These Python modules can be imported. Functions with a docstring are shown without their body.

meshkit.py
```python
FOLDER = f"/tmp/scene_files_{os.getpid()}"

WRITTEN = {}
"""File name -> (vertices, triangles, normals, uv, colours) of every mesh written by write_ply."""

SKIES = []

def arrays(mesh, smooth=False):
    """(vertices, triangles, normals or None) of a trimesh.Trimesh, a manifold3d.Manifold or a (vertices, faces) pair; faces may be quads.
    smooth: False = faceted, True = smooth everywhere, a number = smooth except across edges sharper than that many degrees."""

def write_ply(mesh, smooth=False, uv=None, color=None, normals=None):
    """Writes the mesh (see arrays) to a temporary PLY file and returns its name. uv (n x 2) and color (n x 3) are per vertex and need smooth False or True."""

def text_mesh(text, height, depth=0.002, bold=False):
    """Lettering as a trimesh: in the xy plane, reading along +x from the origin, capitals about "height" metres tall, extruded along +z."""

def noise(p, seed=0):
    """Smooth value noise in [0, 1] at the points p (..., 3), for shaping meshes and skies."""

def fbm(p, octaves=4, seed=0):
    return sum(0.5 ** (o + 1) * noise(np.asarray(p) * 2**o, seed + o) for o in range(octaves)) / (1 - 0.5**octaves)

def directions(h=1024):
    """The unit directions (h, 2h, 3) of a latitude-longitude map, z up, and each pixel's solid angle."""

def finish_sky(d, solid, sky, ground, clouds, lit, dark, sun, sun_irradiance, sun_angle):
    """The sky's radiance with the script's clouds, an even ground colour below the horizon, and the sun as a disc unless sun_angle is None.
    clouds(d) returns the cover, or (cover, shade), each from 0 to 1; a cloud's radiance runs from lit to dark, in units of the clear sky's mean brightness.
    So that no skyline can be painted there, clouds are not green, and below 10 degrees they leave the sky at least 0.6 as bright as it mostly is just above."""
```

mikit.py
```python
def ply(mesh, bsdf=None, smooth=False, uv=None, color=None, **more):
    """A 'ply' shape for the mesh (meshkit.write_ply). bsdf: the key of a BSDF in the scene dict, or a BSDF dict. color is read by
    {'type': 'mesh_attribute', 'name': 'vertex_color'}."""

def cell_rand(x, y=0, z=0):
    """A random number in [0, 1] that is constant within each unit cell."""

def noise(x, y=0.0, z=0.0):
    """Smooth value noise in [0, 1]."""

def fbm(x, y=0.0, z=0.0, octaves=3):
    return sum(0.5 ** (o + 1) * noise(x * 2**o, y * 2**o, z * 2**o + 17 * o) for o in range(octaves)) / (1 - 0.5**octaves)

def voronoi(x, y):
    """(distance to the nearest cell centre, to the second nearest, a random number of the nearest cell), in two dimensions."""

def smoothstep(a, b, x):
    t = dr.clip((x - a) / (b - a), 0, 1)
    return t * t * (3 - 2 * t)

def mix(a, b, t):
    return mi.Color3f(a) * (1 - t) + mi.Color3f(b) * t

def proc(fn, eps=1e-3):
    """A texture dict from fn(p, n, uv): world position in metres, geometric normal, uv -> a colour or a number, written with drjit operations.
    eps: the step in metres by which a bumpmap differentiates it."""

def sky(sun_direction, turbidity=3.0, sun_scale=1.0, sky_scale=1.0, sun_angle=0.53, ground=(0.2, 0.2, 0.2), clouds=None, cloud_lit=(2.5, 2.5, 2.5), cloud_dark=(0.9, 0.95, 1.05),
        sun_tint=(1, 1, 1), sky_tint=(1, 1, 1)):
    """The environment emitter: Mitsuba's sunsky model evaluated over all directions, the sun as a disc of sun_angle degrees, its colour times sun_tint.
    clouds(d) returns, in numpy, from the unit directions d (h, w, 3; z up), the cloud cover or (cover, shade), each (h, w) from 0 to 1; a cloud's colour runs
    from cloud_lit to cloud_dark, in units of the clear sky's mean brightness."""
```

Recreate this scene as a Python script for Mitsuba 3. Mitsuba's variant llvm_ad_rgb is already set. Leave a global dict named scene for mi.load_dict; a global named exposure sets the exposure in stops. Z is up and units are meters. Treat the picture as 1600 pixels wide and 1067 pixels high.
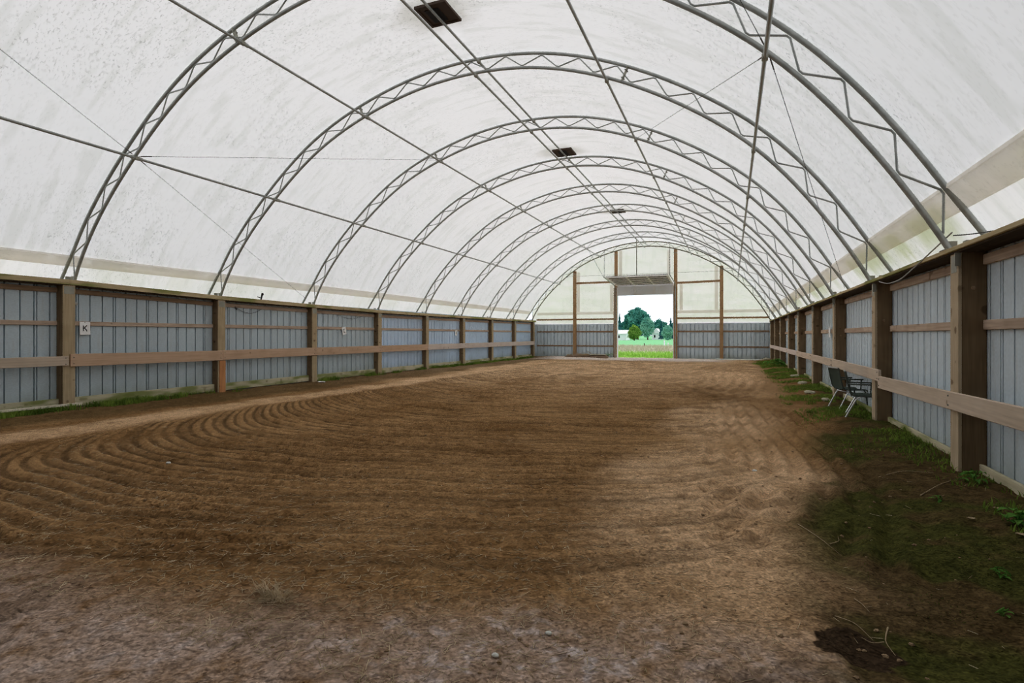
import math, random
import numpy as np
import trimesh
import drjit as dr
import mitsuba as mi
import mikit, meshkit
from mikit import noise, fbm, smoothstep, mix, voronoi, cell_rand
from scipy.interpolate import CubicSpline, PchipInterpolator

T = mi.ScalarTransform4f
scene, labels = {'type': 'scene'}, {}

# ------------------------------------------------------------------ camera, sky, exposure
F_PX, YAW, EYE = 848.49, 0.3832, 1.5053
c_, s_ = math.cos(YAW), math.sin(YAW)
scene['camera'] = {
    'type': 'perspective', 'fov_axis': 'x', 'fov': math.degrees(2 * math.atan(800 / F_PX)),
    'near_clip': 0.05, 'far_clip': 3000.0,
    'principal_point_offset_y': (533.5 - 523.97) / 1067,
    'to_world': T().look_at(origin=[0, 0, EYE], target=[-s_, c_, EYE], up=[0, 0, 1]),
}


def cloud_cover(d):
    n = meshkit.fbm(d * np.array([3.0, 3.0, 6.0]) + 5.0, 4, seed=3)
    return np.full(d.shape[:2], 1.0), np.clip((n - 0.5) * .8 + .85 * (1 - d[..., 2]), 0, 1)


scene['sky'] = mikit.sky([0.3, -0.4, 0.85], turbidity=4.0, sun_scale=0.0, ground=(0.2, 0.2, 0.17), clouds=cloud_cover,
                         cloud_lit=(1.08, 1.04, 0.985), cloud_dark=(0.77, 0.90, 1.09))
exposure = 3.58

# ------------------------------------------------------------------ dimensions (metres; x right, y down the arena, z up)
S, Y1, NB = 3.66, 7.35, 9
YT = [Y1 + S * k for k in range(NB)]
YE = YT[-1]                       # the far gable
YN = -1.25                        # the near end wall, behind the camera
XL, XR = -12.97, 2.212            # inner faces of the posts
SL, SR = -13.2, 2.46              # faces of the steel cladding
plate_l = PchipInterpolator([-2, 7.36, 10.6, 14.5, 18.5, 26, 38], [2.70, 2.665, 2.575, 2.525, 2.49, 2.50, 2.56])      # top of the left plate
plate_r = PchipInterpolator([-2, 7.0, 10.3, 20, 38], [2.46, 2.44, 2.435, 2.42, 2.40])
PURL = [(-11.192, 5.132), (-8.28, 6.893), (-5.309, 7.396), (-2.327, 6.758), (0.428, 4.965)]


def spline(pts, n=161):
    p = np.array(pts, float)
    t = np.r_[0, np.cumsum(np.linalg.norm(np.diff(p, axis=0), axis=1))]
    cs = CubicSpline(t, p)
    return cs(np.linspace(0, t[-1], n))


INNER = spline([(-13.22, 2.56), (-12.56, 3.70), (-11.19, 5.14), (-9.72, 6.24), (-8.28, 6.89), (-6.8, 7.28), (-5.31, 7.40), (-3.8, 7.24), (-2.33, 6.76),
                (-0.9, 5.99), (0.43, 4.96), (1.35, 3.87), (2.12, 2.66), (2.25, 2.42)])
_t = np.gradient(INNER, axis=0)
_t /= np.linalg.norm(_t, axis=1, keepdims=True)
NRM = np.stack([-_t[:, 1], _t[:, 0]], 1)
GAP = np.interp(np.linspace(0, 1, len(INNER)), [0, .1, .3, .5, .7, .9, 1], [.33, .31, .31, .30, .31, .32, .30])[:, None]
OUTER = INNER + NRM * GAP
for P_, zf in ((OUTER, 2.60), (OUTER[::-1], 2.43)):      # the outer pipe runs on to the plate
    d_ = P_[6] - P_[12]
    for i_ in range(6):
        P_[i_] = P_[6] + d_ * ((zf - P_[6][1]) / d_[1]) * (1 - i_ / 6)
FAB = OUTER + NRM * 0.055
FAB[0][1], FAB[-1][1] = 2.57, 2.40


# ------------------------------------------------------------------ mesh helpers
def box(x0, x1, y0, y1, z0, z1, bevel=0.0):
    ext = np.array([x1 - x0, y1 - y0, z1 - z0])
    cen = [(x0 + x1) / 2, (y0 + y1) / 2, (z0 + z1) / 2]
    b = min(bevel, 0.45 * ext.min())
    if b <= 0:
        m = trimesh.creation.box(ext)
    else:
        pts = []
        for sx in (-1, 1):
            for sy in (-1, 1):
                for sz in (-1, 1):
                    q = np.array([sx, sy, sz]) * ext / 2
                    for a in range(3):
                        r = q - np.array([sx, sy, sz]) * b
                        r[a] = q[a]
                        pts.append(r)
        m = trimesh.convex.convex_hull(np.array(pts))
    m.apply_translation(cen)
    return m


def beam(p0, p1, w, t, bevel=0.004, up=(0, 0, 1)):
    """A board from p0 to p1, w wide along up, t thick across."""
    p0, p1 = np.array(p0, float), np.array(p1, float)
    d = p1 - p0
    L = np.linalg.norm(d)
    d /= L
    side = np.cross(np.array(up, float), d)
    side /= np.linalg.norm(side)
    u = np.cross(d, side)
    m = box(-L / 2, L / 2, -t / 2, t / 2, -w / 2, w / 2, bevel)
    M = np.eye(4)
    M[:3, 0], M[:3, 1], M[:3, 2], M[:3, 3] = d, side, u, (p0 + p1) / 2
    m.apply_transform(M)
    return m


def tube(pts, r, sides=8):
    p = np.asarray(pts, float)
    n = len(p)
    t = np.gradient(p, axis=0)
    t /= np.linalg.norm(t, axis=1, keepdims=True)
    ref = np.array([0, 0, 1.0]) if abs(t[0][2]) < 0.9 else np.array([1.0, 0, 0])
    a = np.cross(t[0], ref)
    a /= np.linalg.norm(a)
    A = [a]
    for i in range(1, n):
        a = A[-1] - t[i] * np.dot(A[-1], t[i])
        A.append(a / np.linalg.norm(a))
    A = np.array(A)
    B = np.cross(t, A)
    ang = np.arange(sides) * 2 * np.pi / sides
    r = np.atleast_1d(np.asarray(r, float))
    rr = np.interp(np.linspace(0, 1, n), np.linspace(0, 1, len(r)), r)[:, None, None]
    v = (p[:, None] + rr * (np.cos(ang)[None, :, None] * A[:, None] + np.sin(ang)[None, :, None] * B[:, None])).reshape(-1, 3)
    i, j = np.meshgrid(np.arange(n - 1), np.arange(sides), indexing='ij')
    j2 = (j + 1) % sides
    q = np.stack([i * sides + j, i * sides + j2, (i + 1) * sides + j2, (i + 1) * sides + j], -1).reshape(-1, 4)
    f = np.vstack([q[:, [0, 1, 2]], q[:, [0, 2, 3]]])
    cap0, cap1 = len(v), len(v) + 1
    v = np.vstack([v, p[:1], p[-1:]])
    k = np.arange(sides)
    k2 = (k + 1) % sides
    f = np.vstack([f, np.stack([np.full(sides, cap0), k2, k], 1), np.stack([np.full(sides, cap1), (n - 1) * sides + k, (n - 1) * sides + k2], 1)])
    return trimesh.Trimesh(v, f, process=False)


def bar(p0, p1, r, sides=8):
    return tube(np.linspace(p0, p1, 2), r, sides)


def round_path(pts, it=2, c=.2):
    p = np.asarray(pts, float)
    for _ in range(it):
        a, b = p[:-1] * (1 - c) + p[1:] * c, p[:-1] * c + p[1:] * (1 - c)
        p = np.vstack([p[:1], np.stack([a, b], 1).reshape(-1, 3)[1:-1], p[-1:]])
    return p


def cat(ms):
    return trimesh.util.concatenate(ms)


def grid_mesh(P):
    """A sheet from an (n, m, 3) array of points."""
    n, m = P.shape[:2]
    i, j = np.meshgrid(np.arange(n - 1), np.arange(m - 1), indexing='ij')
    q = np.stack([i * m + j, (i + 1) * m + j, (i + 1) * m + j + 1, i * m + j + 1], -1).reshape(-1, 4)
    return trimesh.Trimesh(P.reshape(-1, 3), np.vstack([q[:, [0, 1, 2]], q[:, [0, 2, 3]]]), process=False)


def rock(r, sq, seed, sub=2, amp=.35):
    m = trimesh.creation.icosphere(subdivisions=sub)
    v = np.array(m.vertices)
    v *= 1 + amp * (meshkit.fbm(v * 1.3 + seed * 7.7, 3, seed=seed) - .5)[:, None]
    m.vertices = v * r * np.array(sq)
    return m


used = {}


def key(name):
    n = used.get(name, 0)
    used[name] = n + 1
    return name if n == 0 else f'{name}_{n:03d}'


def add(k, mesh, bsdf, smooth=False, at=None, **kw):
    d = dict(mesh) if isinstance(mesh, dict) else mikit.ply(mesh, bsdf, smooth=smooth, **kw)
    if at is not None:
        d['to_world'] = at
    scene[k] = d
    return k


def part(parent, name, mesh, bsdf, smooth=False, at=None, label=None, **kw):
    k = add(key(f'{parent}__{name}'), mesh, bsdf, smooth, at, **kw)
    if label:
        labels[k] = {'label': label}
    return k


def thing(name, label, category, group=None, kind=None):
    k = key(name)
    labels[k] = {'label': label, 'category': category}
    if group:
        labels[k]['group'] = group
    if kind:
        labels[k]['kind'] = kind
    return k


def struct(name, label=None):
    labels[name] = {'kind': 'structure'}
    if label:
        labels[name]['label'] = label
        labels[name]['category'] = name.split('_')[0]
    used.setdefault(name, 1)
    return name


# ------------------------------------------------------------------ materials
def proc_bsdf(name, fn, rough=0.8, bump=None, bump_scale=1.0, eps=2e-3, two=True, spec=0.2, **more):
    b = {'type': 'principled', 'base_color': mikit.proc(fn), 'roughness': rough, 'specular': spec, **more}
    if bump:
        b = {'type': 'bumpmap', 'arbitrary': mikit.proc(bump, eps), 'scale': bump_scale, 'bsdf': b}
    scene[name] = {'type': 'twosided', 'bsdf': b} if two else b


def flat_bsdf(name, col, rough=0.6, metallic=0.0, spec=0.3):
    scene[name] = {'type': 'twosided', 'bsdf': {'type': 'principled', 'base_color': {'type': 'rgb', 'value': list(col)}, 'roughness': rough, 'metallic': metallic, 'specular': spec}}


def wood(name, light, dark, axis, moss=0.0, stain=0.5, bright=1.0, mosscol=(.16, .19, .04)):
    light, dark = [c * 1.5 * bright for c in light], [c * 1.4 * bright for c in dark]

    def fn(p, n, uv):
        q = [p.x * 38, p.y * 38, p.z * 38]
        q[axis] = q[axis] * 0.045
        g = fbm(q[0], q[1], q[2], 3)
        w = [p.x * 3.1, p.y * 3.1, p.z * 3.1]
        b = fbm(w[0] + 9, w[1], w[2], 3)
        col = mix(dark, light, dr.clip(g * 0.9 + b * 0.8 - 0.3, 0, 1))
        # knots and water stains
        v = noise(p.x * 9 + 4, p.y * 9, p.z * 9)
        col = mix(col, mi.Color3f(dark[0] * .55, dark[1] * .5, dark[2] * .45), smoothstep(.82, .92, v) * .7 + stain * smoothstep(.5, .75, b) * .5)
        if moss:
            col = mix(col, mosscol, moss * smoothstep(.42, .62, fbm(p.x * 4 + 3, p.y * 1.2, p.z * 4 + 8, 3)))
        return col
    proc_bsdf(name, fn, rough=.85, spec=.1)


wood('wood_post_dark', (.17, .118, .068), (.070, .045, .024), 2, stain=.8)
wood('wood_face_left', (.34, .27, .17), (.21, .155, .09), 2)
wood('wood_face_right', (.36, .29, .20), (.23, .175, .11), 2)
wood('wood_post_far', (.30, .19, .10), (.17, .095, .045), 2)
wood('wood_orange', (.42, .20, .085), (.27, .11, .045), 2, stain=.2)
wood('wood_board_pink', (.42, .295, .205), (.29, .185, .115), 1, stain=.3)
wood('wood_board_grey', (.42, .345, .27), (.29, .23, .17), 1, stain=.3)
wood('wood_board_pale', (.46, .40, .36), (.32, .26, .22), 1, stain=.2)
wood('wood_girt', (.42, .335, .26), (.22, .15, .105), 1, stain=.7)
wood('wood_girt_dark', (.25, .17, .11), (.11, .07, .04), 1, stain=.7)
wood('wood_girt_cross', (.30, .19, .11), (.15, .09, .05), 0)
wood('wood_plate', (.40, .33, .20), (.24, .18, .095), 1, moss=.75, stain=.4)
wood('wood_grade', (.44, .40, .28), (.28, .25, .16), 1, moss=.85, stain=.4)
wood('shade_black', (.045, .032, .02), (.018, .012, .007), 1)  # near-black stand-in for the shade under the top plates
wood('wood_bleached', (.55, .50, .40), (.36, .32, .24), 1, stain=.2)
wood('stick_bark', (.26, .20, .12), (.15, .105, .06), 0, stain=.1)


def steel(name, base, streak):
    def fn(p, n, uv):
        panel = fbm(p.x * 0.9 + 3, p.y * 0.9, 2.0, 2)
        run = fbm(p.x * 14, p.y * 14, p.z * 1.1, 3)
        fine = noise(p.x * 45, p.y * 45, p.z * 45)
        col = mix([b * .84 for b in base], [b * 1.12 for b in base], dr.clip(panel * .7 + run * .5 - .1, 0, 1))
        col = mix(col, streak, smoothstep(.55, .8, run) * .35)
        low = smoothstep(.75, .05, p.z + .35 * fbm(p.y * 3 + p.x * 3, p.z * 2, 1.0, 3))
        col = mix(col, mi.Color3f(.17, .19, .13), low * .55)
        return col * (.93 + .12 * fine)
    proc_bsdf(name, fn, rough=.55, spec=.3)


steel('steel_panel_paint', (.475, .56, .605), (.40, .40, .38))
steel('steel_panel_blue', (.53, .67, .84), (.46, .53, .60))
steel('steel_panel_grey', (.56, .65, .71), (.40, .40, .38))


def galv(name, a, b, rough):
    def fn(p, n, uv):
        v = fbm(p.x * 8, p.y * 8, p.z * 8, 3)
        return mix(a, b, dr.clip(v * 1.4 - .2, 0, 1))
    proc_bsdf(name, fn, rough=rough, spec=.5, metallic=.35)


galv('galvanised', (.25, .27, .255), (.44, .455, .435), .42)
galv('galvanised_dull', (.22, .215, .17), (.36, .35, .29), .6)
galv('galvanised_old', (.07, .065, .04), (.22, .20, .13), .7)
flat_bsdf('clamp_metal', (.13, .13, .12), .5, .5)
flat_bsdf('cable_dark', (.06, .06, .06), .6)
flat_bsdf('cable_grey', (.33, .33, .31), .6)
flat_bsdf('vent_brown', (.055, .032, .02), .6)
flat_bsdf('vent_black', (.012, .011, .012), .7)
flat_bsdf('sign_white', (.90, .90, .89), .5)
flat_bsdf('sign_ink', (.03, .03, .032), .6)
flat_bsdf('chrome_leg', (.75, .76, .78), .25, .8)
flat_bsdf('chair_green', (.045, .065, .05), .8)
flat_bsdf('chair_frame_dark', (.06, .075, .065), .5)
flat_bsdf('door_grey', (.84, .86, .88), .5)
flat_bsdf('door_under', (.12, .12, .11), .7)
flat_bsdf('door_rib', (.85, .85, .82), .5)
flat_bsdf('white_render', (.82, .83, .85), .8)
flat_bsdf('roof_white', (.80, .80, .82), .6)
flat_bsdf('roof_slate', (.22, .27, .34), .7)
flat_bsdf('end_dark', (.05, .045, .04), .9)


def fabric(name, base, dt, greasy=1.0, moss=0.0):
    def fn(p, n, uv):
        s, t = uv.x, uv.y
        run = fbm(s * 1.3, t * 7, 3.0, 3)
        fine = fbm(s * 17, t * 44, 7.0, 3)
        blot = fbm(s * .55, t * .5, 1.0, 3)
        k = smoothstep(.56, .80, fine) * (.35 + .65 * smoothstep(.35, .65, blot)) * .36 * greasy
        col = mix(base, mi.Color3f(.34, .34, .30), k)
        col = mix(col, mi.Color3f(.60, .62, .55), smoothstep(.5, .78, run) * .30 * greasy)
        speck = smoothstep(.83, .9, noise(s * 30, t * 46, 2.0))
        col = mix(col, mi.Color3f(.16, .16, .14), speck * .45 * greasy * smoothstep(.35, .6, blot))
        # rusty, mossy stain that runs from under the ridge vents
        for vy in (9.15, 17.7, 27.1):
            d = dr.sqrt(dr.square((p.x + 5.35) / .95) + dr.square((p.y - vy) / .65))
            col = mix(col, mi.Color3f(.46, .44, .36), smoothstep(1.15, .5, d + .5 * (fbm(p.x * 3, p.y * 3, vy, 3) - .5)) * .5)
        if moss:
            edge = smoothstep(2.62, 2.98, p.z + .22 * fbm(t * 9, 1.0, 4.0, 3))
            col = mix(col, mi.Color3f(.36, .42, .09), moss * (.25 + .75 * smoothstep(-6, 0, p.x)) * edge * smoothstep(.35, .7, fbm(t * .8, 2.0, 0.5, 3)))
        return col
    scene[name] = {'type': 'principledthin', 'base_color': mikit.proc(fn), 'roughness': .75, 'diff_trans': dt, 'spec_trans': 0.0, 'eta': 1.3}


fabric('fabric_roof', (.95, .945, .945), 1.10, .8)
fabric('fabric_lower', (.97, .955, .94), 1.25, .7, moss=.6)
fabric('fabric_gable', (.99, .905, .935), 1.5, .5)
fabric('fabric_hem', (.96, .94, .90), 1.22, .22)


def plant(name, a, b, trans=.7, freq=2.0):
    def fn(p, n, uv):
        v = fbm(p.x * freq, p.y * freq, p.z * freq, 2)
        return mix(a, b, dr.clip(v * 1.8 - .4, 0, 1))
    scene[name] = {'type': 'principledthin', 'base_color': mikit.proc(fn), 'roughness': .6, 'diff_trans': trans, 'spec_trans': 0.0, 'eta': 1.3}


plant('grass_wall', (.07, .125, .02), (.25, .35, .06), freq=5)
plant('moss_dark', (.035, .045, .01), (.12, .14, .03), freq=5)
plant('grass_field_blade', (.20, .42, .05), (.40, .62, .13), freq=3)
plant('grass_dry', (.36, .36, .22), (.54, .52, .38), freq=3)
plant('weed_leaf', (.06, .18, .03), (.17, .35, .07), freq=14)
plant('straw', (.30, .22, .12), (.80, .68, .47), .3, freq=14)
plant('leaf_tree_blue', (.03, .17, .15), (.13, .40, .31), .5, freq=.5)
plant('leaf_tree_pale', (.13, .38, .30), (.30, .58, .44), .5, freq=.6)
plant('leaf_bush', (.15, .30, .05), (.30, .48, .10), .6, freq=.9)
plant('leaf_conifer', (.02, .10, .12), (.05, .18, .19), .3, freq=.9)
flat_bsdf('tree_bark', (.10, .08, .06), .9)


def hill_line(x):                                # one pass of the harrow: y as a function of x, turning up towards both long walls
    r, l, e = x + 5.2, -5.0 - x, x + 1.2
    r, l, e = (r + abs(r)) / 2, (l + abs(l)) / 2, (e + abs(e)) / 2
    return .35 * ((r * r + .5) ** .5 - .707) + .06 * l * l + .003 * l * l * l * l + .35 * e * e


def dirt_masks(x, y, F, sm):
    """Areas of the floor, all in metres on the ground: (worked, pale, grey, dark, gravel)."""
    n1, n2, n3 = F(x * .35, y * .35), F(x * 1.1 + 7, y * 1.1), F(x * 3.3 + 2, y * 3.3 + 5)
    w = (n1 - .5) * 1.6 + (n2 - .5) * .8
    worked = sm(-9.5, -8.9, x + w * .4) * sm(1.2, -.3, x + w * .9 + .03 * (y - 6)) * sm(1.65, 2.3, y - hill_line(x) + w * .8) * sm(35.0, 33.5, y)
    lane = sm(.70, .25, abs(x + 9.75 + .25 * (n1 - .5) * 3)) * sm(2.5, 4.5, y) * sm(30, 12, y)
    rr = ((x + .15) * (x + .15) / 1.5 + (y - 7.5) * (y - 7.5) / 24.0)
    right = sm(1.6, .3, rr + w * 1.2)
    far = sm(9, 24, y) * sm(1.7, .7, x + w * .5)  # tan far floor, with grazing light near the door painted in
    pale = lane * .7 + right + far * 1.0 * (.5 + .55 * sm(.35, .6, n1 * .5 + n2 * .5))
    edge = x - .50 - .30 * (2.6 - y) + .45 * (n2 - .5) + .35 * (n3 - .5)            # rough edge between crust and moss, x grows towards the wall
    fr = sm(2.75, 1.9, y + w * .5 - .55 * sm(-2.6, -.4, x) + .25 * sm(-2.0, -3.5, x)) * sm(.22, -.12, edge)
    side = x - (.50 + .10 * (y - 4.3) + .42 * sm(5.2, 8.0, y) - .15 * sm(10, 16, y)) + .45 * w
    dark = sm(-.3, .4, side) * sm(2.95, 3.6, y + .6 * sm(.2, .7, x) + w * .4) * sm(32, 14, y) + sm(-.08, .15, edge) * sm(3.6, 3.0, y)
    dark = dark + sm(-10.4, -11.2, x + w * .3) * .75
    gravel = sm(31.5, 34.2, y + w * 1.2) * sm(-13, -10, x) * sm(.5, -1.5, x)
    return worked, pale, fr, dark, gravel, n1, n2, n3


def dirt_phase(x, y, S_):
    """Phase (in furrows) of the harrow's furrows, which turn across the arena at either end."""
    wob = .30 * S_(x * .55 + y * .21) + .16 * S_(x * 1.3 - y * .5 + 1.3) + .07 * S_(x * 3.1 + y * 1.7)
    return (y - hill_line(x) + wob * .35) / .205


def furrow_strength(x, n1, n2, sm):
    """Deep and clear where the harrow turned at the left, worn faint towards the middle and the right."""
    return (.45 + .55 * sm(-2.0, -5.5, x + (n1 - .5) * 5)) * (.25 + .75 * sm(.33, .6, n1 * .45 + n2 * .55))


def dirt_color(p, n, uv):
    F = lambda a, b: fbm(a, b, 3.0, 3)
    x, y = p.x, p.y
    sm = lambda a, b, v: smoothstep(a, b, v)
    worked, pale, grey, dark, gravel, n1, n2, n3 = dirt_masks(x, y, F, sm)
    pale, dark = dr.clip(pale, 0, 1), dr.clip(dark, 0, 1)
    fine = fbm(x * 17, y * 17, 1.0, 3)
    grit = fbm(x * 80, y * 80, 6.0, 2)
    col = mix((.160, .083, .031), (.330, .192, .086), dr.clip(n2 * 1.2 + n1 * .6 - .5 + (fine - .5) * 1.1, 0, 1))
    col = mix(col, mi.Color3f(.62, .410, .240), pale * (.45 + .55 * smoothstep(.3, .7, n3 * .6 + fine * .4)))
    # moist furrow bottoms plus painted groove shade, with a broader band every few furrows
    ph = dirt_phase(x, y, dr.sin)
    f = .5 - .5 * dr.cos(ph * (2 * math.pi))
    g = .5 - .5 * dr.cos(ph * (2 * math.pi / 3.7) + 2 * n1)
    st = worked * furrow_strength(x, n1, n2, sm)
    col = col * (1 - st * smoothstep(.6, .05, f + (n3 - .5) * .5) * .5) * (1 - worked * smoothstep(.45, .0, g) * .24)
    # dry trampled crust near the gate
    col = mix(col, mi.Color3f(.40, .295, .235), grey * smoothstep(.26, .56, n3 * .3 + n2 * .4 + fine * .3) * .88)
    col = mix(col, mi.Color3f(.58, .51, .49), grey * smoothstep(.50, .72, fine * .65 + n3 * .35) * smoothstep(.42 - .16 * smoothstep(-2.2, -.6, x), .62, n2) * (.3 + .5 * smoothstep(-2.8, -1.2, x)))
    col = mix(col, mi.Color3f(.13, .08, .045), grey * smoothstep(.60, .72, n3) * .7)
    # damp, mossy side
    col = mix(col, mix((.030, .021, .008), (.095, .064, .027), fine), dark * .92)
    col = mix(col, mix((.022, .027, .006), (.072, .076, .016), fine), dark * smoothstep(.39, .58, n2 * .55 + n3 * .45) * smoothstep(-6, 0, x) * .85)
    d = dr.square((x - .555) / .17) + dr.square((y - 3.03) / .13)
    col = mix(col, mi.Color3f(.040, .025, .014), smoothstep(1.15, .75, d + 3.2 * (n3 - .5) + 2.0 * (fine - .5)))
    col = mix(col, mi.Color3f(.70, .62, .57), gravel * .8)
    return col * (.48 + 1.04 * grit)


def dirt_bump(p, n, uv):
    return fbm(p.x * 34, p.y * 34, 2.0, 4)


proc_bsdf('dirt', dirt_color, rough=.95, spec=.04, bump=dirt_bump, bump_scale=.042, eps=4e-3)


def field_color(p, n, uv):
    w = (fbm(p.x * .12, p.y * .12, 1.0, 3) - .5)
    near = mix((.20, .42, .06), (.34, .56, .11), fbm(p.x * .7, p.y * .7, 2.0, 3))
    tan = mix((.36, .35, .25), (.50, .47, .38), fbm(p.x * .5, p.y * 1.2, 5.0, 3))
    far = mix((.13, .36, .17), (.20, .44, .22), fbm(p.x * .05, p.y * .1, 9.0, 3))
    col = mix(near, tan, smoothstep(47, 51, p.y + 9 * w))
    col = mix(col, far, smoothstep(76, 84, p.y + 18 * w))
    return mix(mi.Color3f(.44, .39, .35), col, smoothstep(36.9, 38.0, p.y + 2.5 * w))


proc_bsdf('field_grass', field_color, rough=.95, spec=.05)


def rubble(p, n, uv):
    return mix((.22, .20, .12), (.50, .46, .35), fbm(p.x * 14, p.y * 14, p.z * 14, 3))


proc_bsdf('stone', rubble, rough=.9, spec=.1)
flat_bsdf('concrete_pale', (.62, .63, .57), .9)


def heap_col(p, n, uv):
    return mix((.10, .065, .045), (.32, .22, .15), fbm(p.x * 7, p.y * 7, p.z * 9, 3))


proc_bsdf('heap_soil', heap_col, rough=.95, spec=.05)


def clod_col(p, n, uv):
    return mix((.10, .06, .03), (.40, .28, .17), fbm(p.x * 9, p.y * 9, 4.0, 3))


proc_bsdf('clod_soil', clod_col, rough=.95, spec=.05)

# ------------------------------------------------------------------ floor
rng = np.random.default_rng(11)


def nsm(a, b, v):
    t = np.clip((np.asarray(v, float) - a) / (b - a), 0, 1)
    return t * t * (3 - 2 * t)


def floor_height(x, y):
    x, y = np.broadcast_arrays(np.asarray(x, float), np.asarray(y, float))
    F = lambda a, b: meshkit.fbm(np.stack([a, b, np.full(np.shape(a), 3.0)], -1), 3)
    worked, pale, grey, dark, gravel, n1, n2, n3 = dirt_masks(x, y, F, nsm)
    ph = dirt_phase(x, y, np.sin)
    fur = .5 - .5 * np.cos(ph * 2 * np.pi)
    g = .5 - .5 * np.cos(ph * (2 * np.pi / 3.7) + 2 * n1)
    z = worked * ((fur - .5) * .062 * furrow_strength(x, n1, n2, nsm) * (.6 + .8 * n3) + (g - .5) * .012) * (1 - .4 * np.clip(pale, 0, 1))
    # wheel ruts that sweep round by the right wall
    ang = np.arctan2((y - 8.5) / 2.2, x + 4.2)
    rad = np.sqrt((x + 4.2) ** 2 + ((y - 8.5) / 2.2) ** 2)
    rut = .5 + .5 * np.cos(2 * np.pi * (rad + .12 * np.sin(ang * 9)) / .23)
    zone = nsm(-.7, .1, x) * nsm(1.7, 1.1, x) * nsm(3.6, 4.6, y) * nsm(15, 11, y)
    z -= zone * rut * .06 * nsm(.3, .5, n2)
    r2 = np.sqrt(((x + 3.0) / 4.0) ** 2 + ((y - 20.0) / 10.0) ** 2)
    zone2 = nsm(-2.2, -.8, x) * nsm(.40, .55, r2) * nsm(1.06, .95, r2) * nsm(12, 15, y)
    z -= zone2 * (.5 + .5 * np.cos(2 * np.pi * r2 * 4.0 / .32)) * .06
    z += (meshkit.fbm(np.stack([x * 2.2, y * 2.2, x * 0 + 1], -1), 4, seed=4) - .5) * .05
    z += (meshkit.fbm(np.stack([x * 9, y * 9, x * 0 + 1], -1), 3, seed=9) - .5) * (.026 + .012 * np.clip(dark + zone, 0, 1))
    z += .085 * nsm(1.25, 2.2, x) - .05 * nsm(-11.5, -12.9, x)
    z += .06 * nsm(34.5, 36.5, y) * nsm(-7.6, -8.6, x)
    return z


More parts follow.
